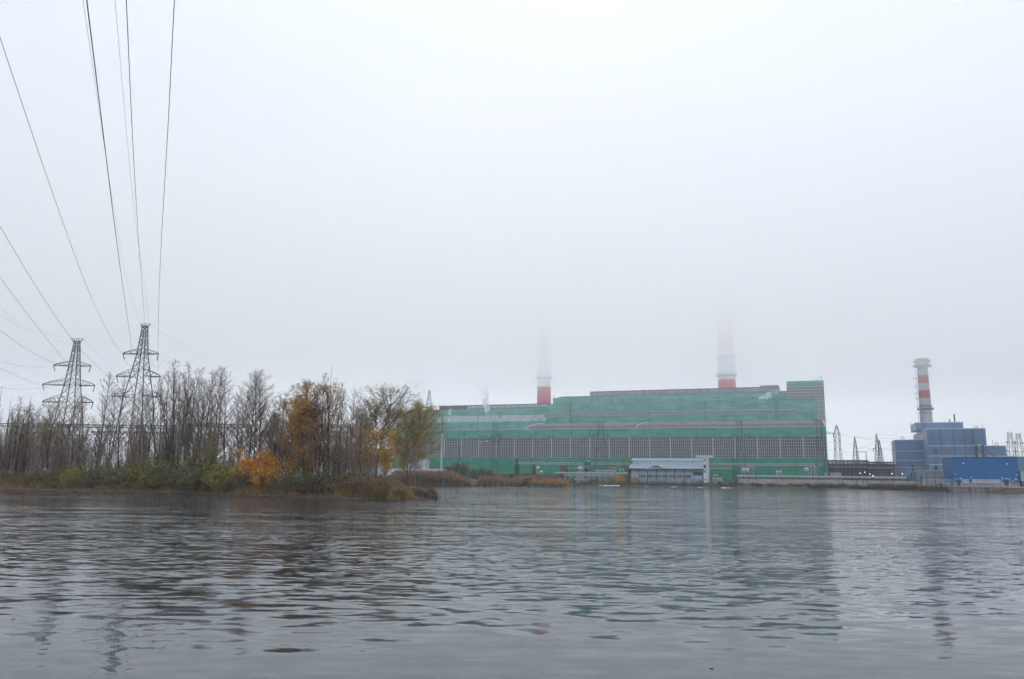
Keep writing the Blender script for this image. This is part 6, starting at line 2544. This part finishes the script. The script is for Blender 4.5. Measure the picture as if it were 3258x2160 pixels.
reeds(1225, 1500, 9000, .1, 9, hr1, (5, 5, .5, .7))
reeds(1470, 1530, 1100, .1, 7, lambda p: 1.0, (1, .2, 1, 3), .10)
reeds(1508, 1628, 4200, .1, 7, lambda p: 3.4 * sm(1505, 1530, p) * (1 - .3 * sm(1590, 1630, p)), (2, 6, 3, .6))
reeds(1600, 1700, 2300, .1, 12, lambda p: 2.4, (3, 2.2, 1.5, 3))
reeds(1680, 1802, 2600, .1, 12, lambda p: 2.3, (4, 1.0, 2, 3))
blades('reed_bed', 'tall red brown reeds along the far shore left of the pier', [REED_STALK, REED_PLUME, STRAW, GREENGRASS], pts, 'reeds')

# far shore bushes -------------------------------------------------------------
FB1 = bush('yellow_bush', 61, 5.5, 4.2, 1500, .34, (BARK, LEAF_YELLOW), 14, 'bush', .2, 20, .10)
FB2 = bush('dark_bush', 62, 5.0, 5.0, 1700, .36, (BARK, LEAF_DARK), 14, 'bush', .1, 24, .12)
FB3 = bush('purple_brown_brush', 63, 2.2, 4.2, 1500, .26, (BARK, LEAF_PURPLE), 14, 'bush', .1, 24, .14, .35)
FB4 = bush('ochre_brush', 64, 1.6, 4.0, 1100, .24, (BARK, LEAF_GOLD), 10, 'bush', .1, 18, .14, .4)


def farput(P, px, ytop, w_, hb, label, group=None, sxy=1.0, cat=None, zb=None):
    u, zt = hit(px, ytop, w_)
    q = W2(u, w_)
    z = far_z(q.x, q.y) if zb is None else zb
    s = max(.3, zt - z) / hb
    return P.place((q.x, q.y, z), rs.random() * 6.28, (s * sxy, s * sxy, s), label, cat, group)


FG = 'bushes on the far shore'
farput(FB1, 1975, 1500, -40, 5.5, 'yellow bush on the far shore left of the pump house', FG, .9)
farput(FB1, 2016, 1505, -37, 5.5, 'narrow yellow bush at the left foot of the pump house', FG, .6)
farput(FB1, 1875, 1514, -39, 5.5, 'low yellow brown bush below the broad pylon, left of its legs', FG, 1.0)
farput(FB1, 1915, 1520, -41, 5.5, 'low yellow brown bush right below the broad pylon', FG, 1.0)
farput(FB1, 1488, 1528, -58, 5.5, 'small yellow bush between the two reed beds', FG, 1.8)
farput(FB1, 2300, 1532, -48, 5.5, 'small yellow green bush right of the pump house', FG, 1.2)
for i, (px, yt) in enumerate(((1452, 1468), (1482, 1478), (1506, 1490), (1530, 1488), (1556, 1492), (1425, 1480))):
    farput(FB2, px, yt, -27, 5.0, ['tallest dark bush between the mast and the second reed bed', 'dark bush right of the tallest dark one', 'dark bush behind the small yellow one', 'dark bush left of the middle pylon foot',
                                   'dark bush at the foot of the middle pylon', 'dark bush just right of the blue mast'][i], FG, .8)
for i in range(40):
    px = lerp(2352, 2985, (i + rs.random()) / 40)
    u = U(px, -45)
    w_ = far_w(u) + rs.uniform(2.0, 6.5)
    yt = lerp(1534, 1545, rs.random()) + (px - 2600) * .006 - (4 if 2640 < px < 2700 else 0)
    farput(FB3, px, yt, w_, 2.2, 'purple brown brush on the bank below the retaining wall', 'brush below the retaining wall', 1.5, 'brush')
for i in range(20):
    px = lerp(2352, 2960, (i + rs.random()) / 20)
    u = U(px, -45)
    w_ = far_w(u) + rs.uniform(5.5, 8.5)
    yt = lerp(1533, 1540, rs.random()) + (px - 2600) * .006
    farput(FB4, px, yt, w_, 1.6, 'ochre brush along the foot of the retaining wall', 'ochre brush along the retaining wall', 1.2, 'brush')
for i in range(12):
    px = lerp(1700, 1800, (i + rs.random()) / 12)
    w_ = far_w(U(px, -45)) + rs.uniform(4, 11)
    farput(FB4, px, lerp(1515, 1528, rs.random()), w_, 1.6, 'tawny brush on the shore left of the pier', 'tawny brush left of the pier', .9, 'brush')
for i in range(14):
    px = lerp(1500, 1700, (i + rs.random()) / 14)
    w_ = -31 + rs.uniform(-2, 1)
    farput(FB2, px, lerp(1503, 1514, rs.random()), w_, 5.0, 'low dark bush behind the reeds before the slab fence', 'low bushes before the slab fence', .9, 'bush')
for i in range(8):
    px = lerp(2256, 2350, (i + rs.random()) / 8)
    farput(FB3, px, lerp(1530, 1540, rs.random()), far_w(U(px, -45)) + rs.uniform(5, 8), 2.2, 'dark brush behind the pier, right of the pump house', 'brush right of the pump house', 1.0, 'brush')


def conifer(name, seed, H):
    rng = random.Random(seed)
    root = thing(name, name, 'tree')
    tk, lf = MB(), MB()
    tk.tube([(0, 0, -.2), (0, 0, H * .5), (0, 0, H)], [H * .02, H * .012, .02], 6)
    for i in range(46):
        t = (i + rng.random()) / 46
        z = H * (.08 + .9 * t)
        L_ = H * .24 * (1 - t) ** .8 * rng.uniform(.7, 1.15) + .15
        a = i * 2.399
        e = Vector((math.cos(a) * L_, math.sin(a) * L_, z - L_ * .25))
        tk.bar((0, 0, z), e, .025, 3)
        for j in range(int(14 * (1 - t) + 7)):
            v = rng.uniform(.15, 1)
            p = Vector((0, 0, z)).lerp(e, v)
            lf.leaf(p + Vector((rng.gauss(0, .18), rng.gauss(0, .18), rng.gauss(-.1, .12))), .5 * rng.uniform(.6, 1.2), rng, -.2, .4)
    tk.build('trunk', BARK, root)
    lf.build('foliage', NEEDLE, root)
    return Plant(root)


CON = conifer('dark_conifer', 71, 7.0)
for px, yt, w_, lab in ((1645, 1456, -20, 'taller dark conifer before the left part of the green hall'), (1700, 1474, -18, 'shorter dark conifer beside the white tank'), (2976, 1481, wRW1 + 16, 'dark conifer above the pipe rack, left of the cobalt building'),
                        (2902, 1475, wRW1 + 18, 'narrow dark conifer behind the stair bridge')):
    farput(CON, px, yt, w_, 7.0, lab, 'dark conifers by the plant', .9 if px < 2900 else (1.1 if px > 2950 else .5))

# driftwood, stumps, roots -------------------------------------------------------
def on_bank(px, py, z=0.0):
    return at_z(px, py, z)


def log(label, p0, p1, r0, r1, mt, knots=2, name='driftwood_log'):
    rng = random.Random(int(p0[0]))
    a, c = at_z(p0[0], p0[1], p0[2]), at_z(p1[0], p1[1], p1[2])
    t = thing(name, label, 'log', (a + c) / 2)
    b = MB()
    P_ = []
    for i in range(9):
        q = a.lerp(c, i / 8)
        P_.append(q + Vector((rng.gauss(0, .04), rng.gauss(0, .06), rng.gauss(0, .04) + .12 * math.sin(i / 8 * 3.14))))
    b.tube(P_, [lerp(r0, r1, i / 8) * rng.uniform(.88, 1.12) for i in range(9)], 9)
    b.build('log_body', mt, t, smooth=True)
    b = MB()
    for k in range(knots):
        q = P_[rng.randrange(2, 7)]
        e = q + Vector((rng.uniform(-.6, .6), rng.uniform(-.5, .1), rng.uniform(.3, .9)))
        b.tube([q, q.lerp(e, .5) + Vector((.05, 0, .05)), e], [r1 * .5, r1 * .4, r1 * .12], 5)
    if knots:
        b.build('branch_stub', mt, t)
    return t


log('long pale driftwood log lying half in the water below the brown gold tree', (945, 1567, .25), (1054, 1585, .05), .20, .13, LOGWOOD, 1)
log('driftwood log left of the long pale one at the waterline', (866, 1572, .2), (934, 1581, .05), .17, .08, LOGWOOD, 2)
log('mossy log sloping into the water near the tip', (1098, 1566, .35), (1142, 1584, .02), .22, .15, LOGWOOD, 1)
log('reddish rotten log resting high on the bank', (1030, 1534, 1.05), (1076, 1541, .95), .38, .30, LOGRED, 0)
log('thin driftwood branch on the mud at the left', (140, 1543, .35), (212, 1556, .12), .11, .05, LOGWOOD, 3)
log('thin driftwood branch crossing the first one', (155, 1556, .12), (178, 1544, .35), .09, .05, LOGWOOD, 2)
log('long thin stick lying along the mud at the far left', (0, 1551, .2), (110, 1554, .15), .09, .04, LOGWOOD, 1)
log('pale stick at the waterline below the bank cave', (728, 1575, .08), (765, 1571, .12), .07, .03, LOGWOOD, 1)
log('pale sticks leaning on the bank left of the reddish log', (1040, 1564, .35), (1062, 1554, .55), .07, .05, LOGWOOD, 1)
log('pale stick leaning on the bank right of the reddish log', (1074, 1567, .3), (1086, 1553, .6), .06, .04, LOGWOOD, 1)
log('forked branch lying on the bank before the sedge', (1176, 1572, .35), (1192, 1534, 1.3), .06, .03, LOGWOOD, 2)
log('short stick poking out of the water beyond the tip', (1414, 1592, -.1), (1424, 1586, .25), .05, .03, ROOT, 0)
log('bare twig arching from the water beyond the tip', (1432, 1586, -.1), (1442, 1590, .3), .03, .015, ROOT, 1)
log('dark stake in the water before the tip', (1327, 1599, -.2), (1330, 1596, .35), .05, .03, ROOT, 0)


def root_mass(name, label, px, py, W_, H, seed, tufts=True):
    rng = random.Random(seed)
    c = at_z(px, py, 0)
    t = thing(name, label, 'stump', c)
    b = MB()
    n, m_ = 18, 7
    base = len(b.v)
    for i in range(m_ + 1):
        for j in range(n):
            a = 2 * math.pi * j / n
            f = math.cos(i / m_ * math.pi / 2) ** .6
            r = W_ * .5 * f * (1 + .25 * mn.noise((math.cos(a) * 2, math.sin(a) * 2, i * .7 + seed)))
            b.v.append((c.x + math.cos(a) * r, c.y + math.sin(a) * r * .7, c.z - .25 + (H + .25) * (i / m_) * (1 + .2 * mn.noise((a, i, seed)))))
    for i in range(m_):
        for j in range(n):
            j2 = (j + 1) % n
            b.face((base + i * n + j, base + i * n + j2, base + (i + 1) * n + j2, base + (i + 1) * n + j))
    b.face(tuple(base + m_ * n + j for j in range(n)))
    b.build('root_ball', ROOT, t, smooth=True)
    b = MB()
    for k in range(26):
        a = rng.uniform(math.pi * .95, math.pi * 2.05)
        p0 = c + Vector((math.cos(a) * W_ * .25, math.sin(a) * W_ * .2, H * rng.uniform(.35, .95)))
        p2 = c + Vector((math.cos(a) * W_ * rng.uniform(.45, .75), math.sin(a) * W_ * rng.uniform(.3, .55), rng.uniform(-.15, .25)))
        p1 = p0.lerp(p2, .5) + Vector((rng.gauss(0, .1), rng.gauss(0, .1), .15))
        b.tube([p0, p1, p2], [.07, .055, .02], 5)
    b.build('roots', LOGWOOD if seed % 2 else ROOT, t)
    if tufts:
        b = MB()
        for k in range(260):
            a = rng.random() * 6.28
            r = rng.random() * W_ * .33
            p = c + Vector((math.cos(a) * r, math.sin(a) * r * .6, H * rng.uniform(.8, 1.0)))
            e = p + Vector((rng.gauss(0, .22), rng.gauss(0, .22), rng.uniform(.25, .75)))
            b.spike(p, e, .022)
        b.build('grass_tuft', RUSTGRASS, t)
    return t


root_mass('root_stump', 'upturned dark root stump with dry grass, right one at the tip of the spit', 1371, 1586, 2.1, 1.25, 3)
root_mass('root_stump', 'wider dark root stump with dry grass, left one at the tip of the spit', 1328, 1588, 2.6, 1.2, 4)
root_mass('root_stump', 'dark overhanging root mass on the bank left of the driftwood', 775, 1572, 3.0, 1.25, 6)
root_mass('root_stump', 'dark root hollow under the bank below the shorter pylon', 238, 1556, 3.4, 1.5, 8)
root_mass('root_stump', 'pale brown root clump on the bank above the mossy log', 1015, 1566, 2.2, 1.6, 5)
root_mass('tree_stump', 'broken grey stump on the bank above the long driftwood', 900, 1568, 1.2, 1.3, 7, False)
for i, (px, py) in enumerate(((1230, 1592), (1238, 1595), (1250, 1593))):
    c = at_z(px, py, 0)
    t = thing('waterlogged_stump', ['small dark stump at the waterline before the sedge, left', 'small dark stump at the waterline before the sedge, middle and lowest', 'small dark stump at the waterline before the sedge, right'][i], 'stump', c)
    b = MB()
    b.lathe(c, [(.22, -.3), (.2, .1), (.13, .3 - .08 * i), (.05, .33 - .08 * i)], 8)
    b.build('stump_body', ROOT, t)
# floating leaves
for i, (px, py, yl) in enumerate(((1155, 2066, 1), (410, 2123, 1), (1018, 1980, 0), (42, 1968, 0), (2264, 2122, 1), (1468, 1906, 1))):
    c = at_z(px, py, 0.012)
    b = MB()
    a = i * 1.1
    ex, ey = Vector((math.cos(a), math.sin(a), 0.05)) * .06, Vector((-math.sin(a), math.cos(a), .02)) * .035
    b.v = [tuple(c - ex), tuple(c - ex * .3 + ey), tuple(c + ex * .5 + ey * .8), tuple(c + ex), tuple(c + ex * .4 - ey), tuple(c - ex * .4 - ey * .8)]
    b.f = [(0, 1, 2, 3, 4, 5)]
    b.mi = [0]
    o = b.build('floating_leaf', LEAF_YELLOW if yl else LITTER)
    tag(o, ['pale yellow leaf floating right of centre bottom', 'yellow leaf floating near the bottom left', 'brown leaf floating left of centre on calm water', 'brown leaf floating near the left edge', 'pale leaf floating on the calm water at the bottom right',
            'pale leaf floating beyond the calm water, centre'][i], 'leaf', 'floating leaves')
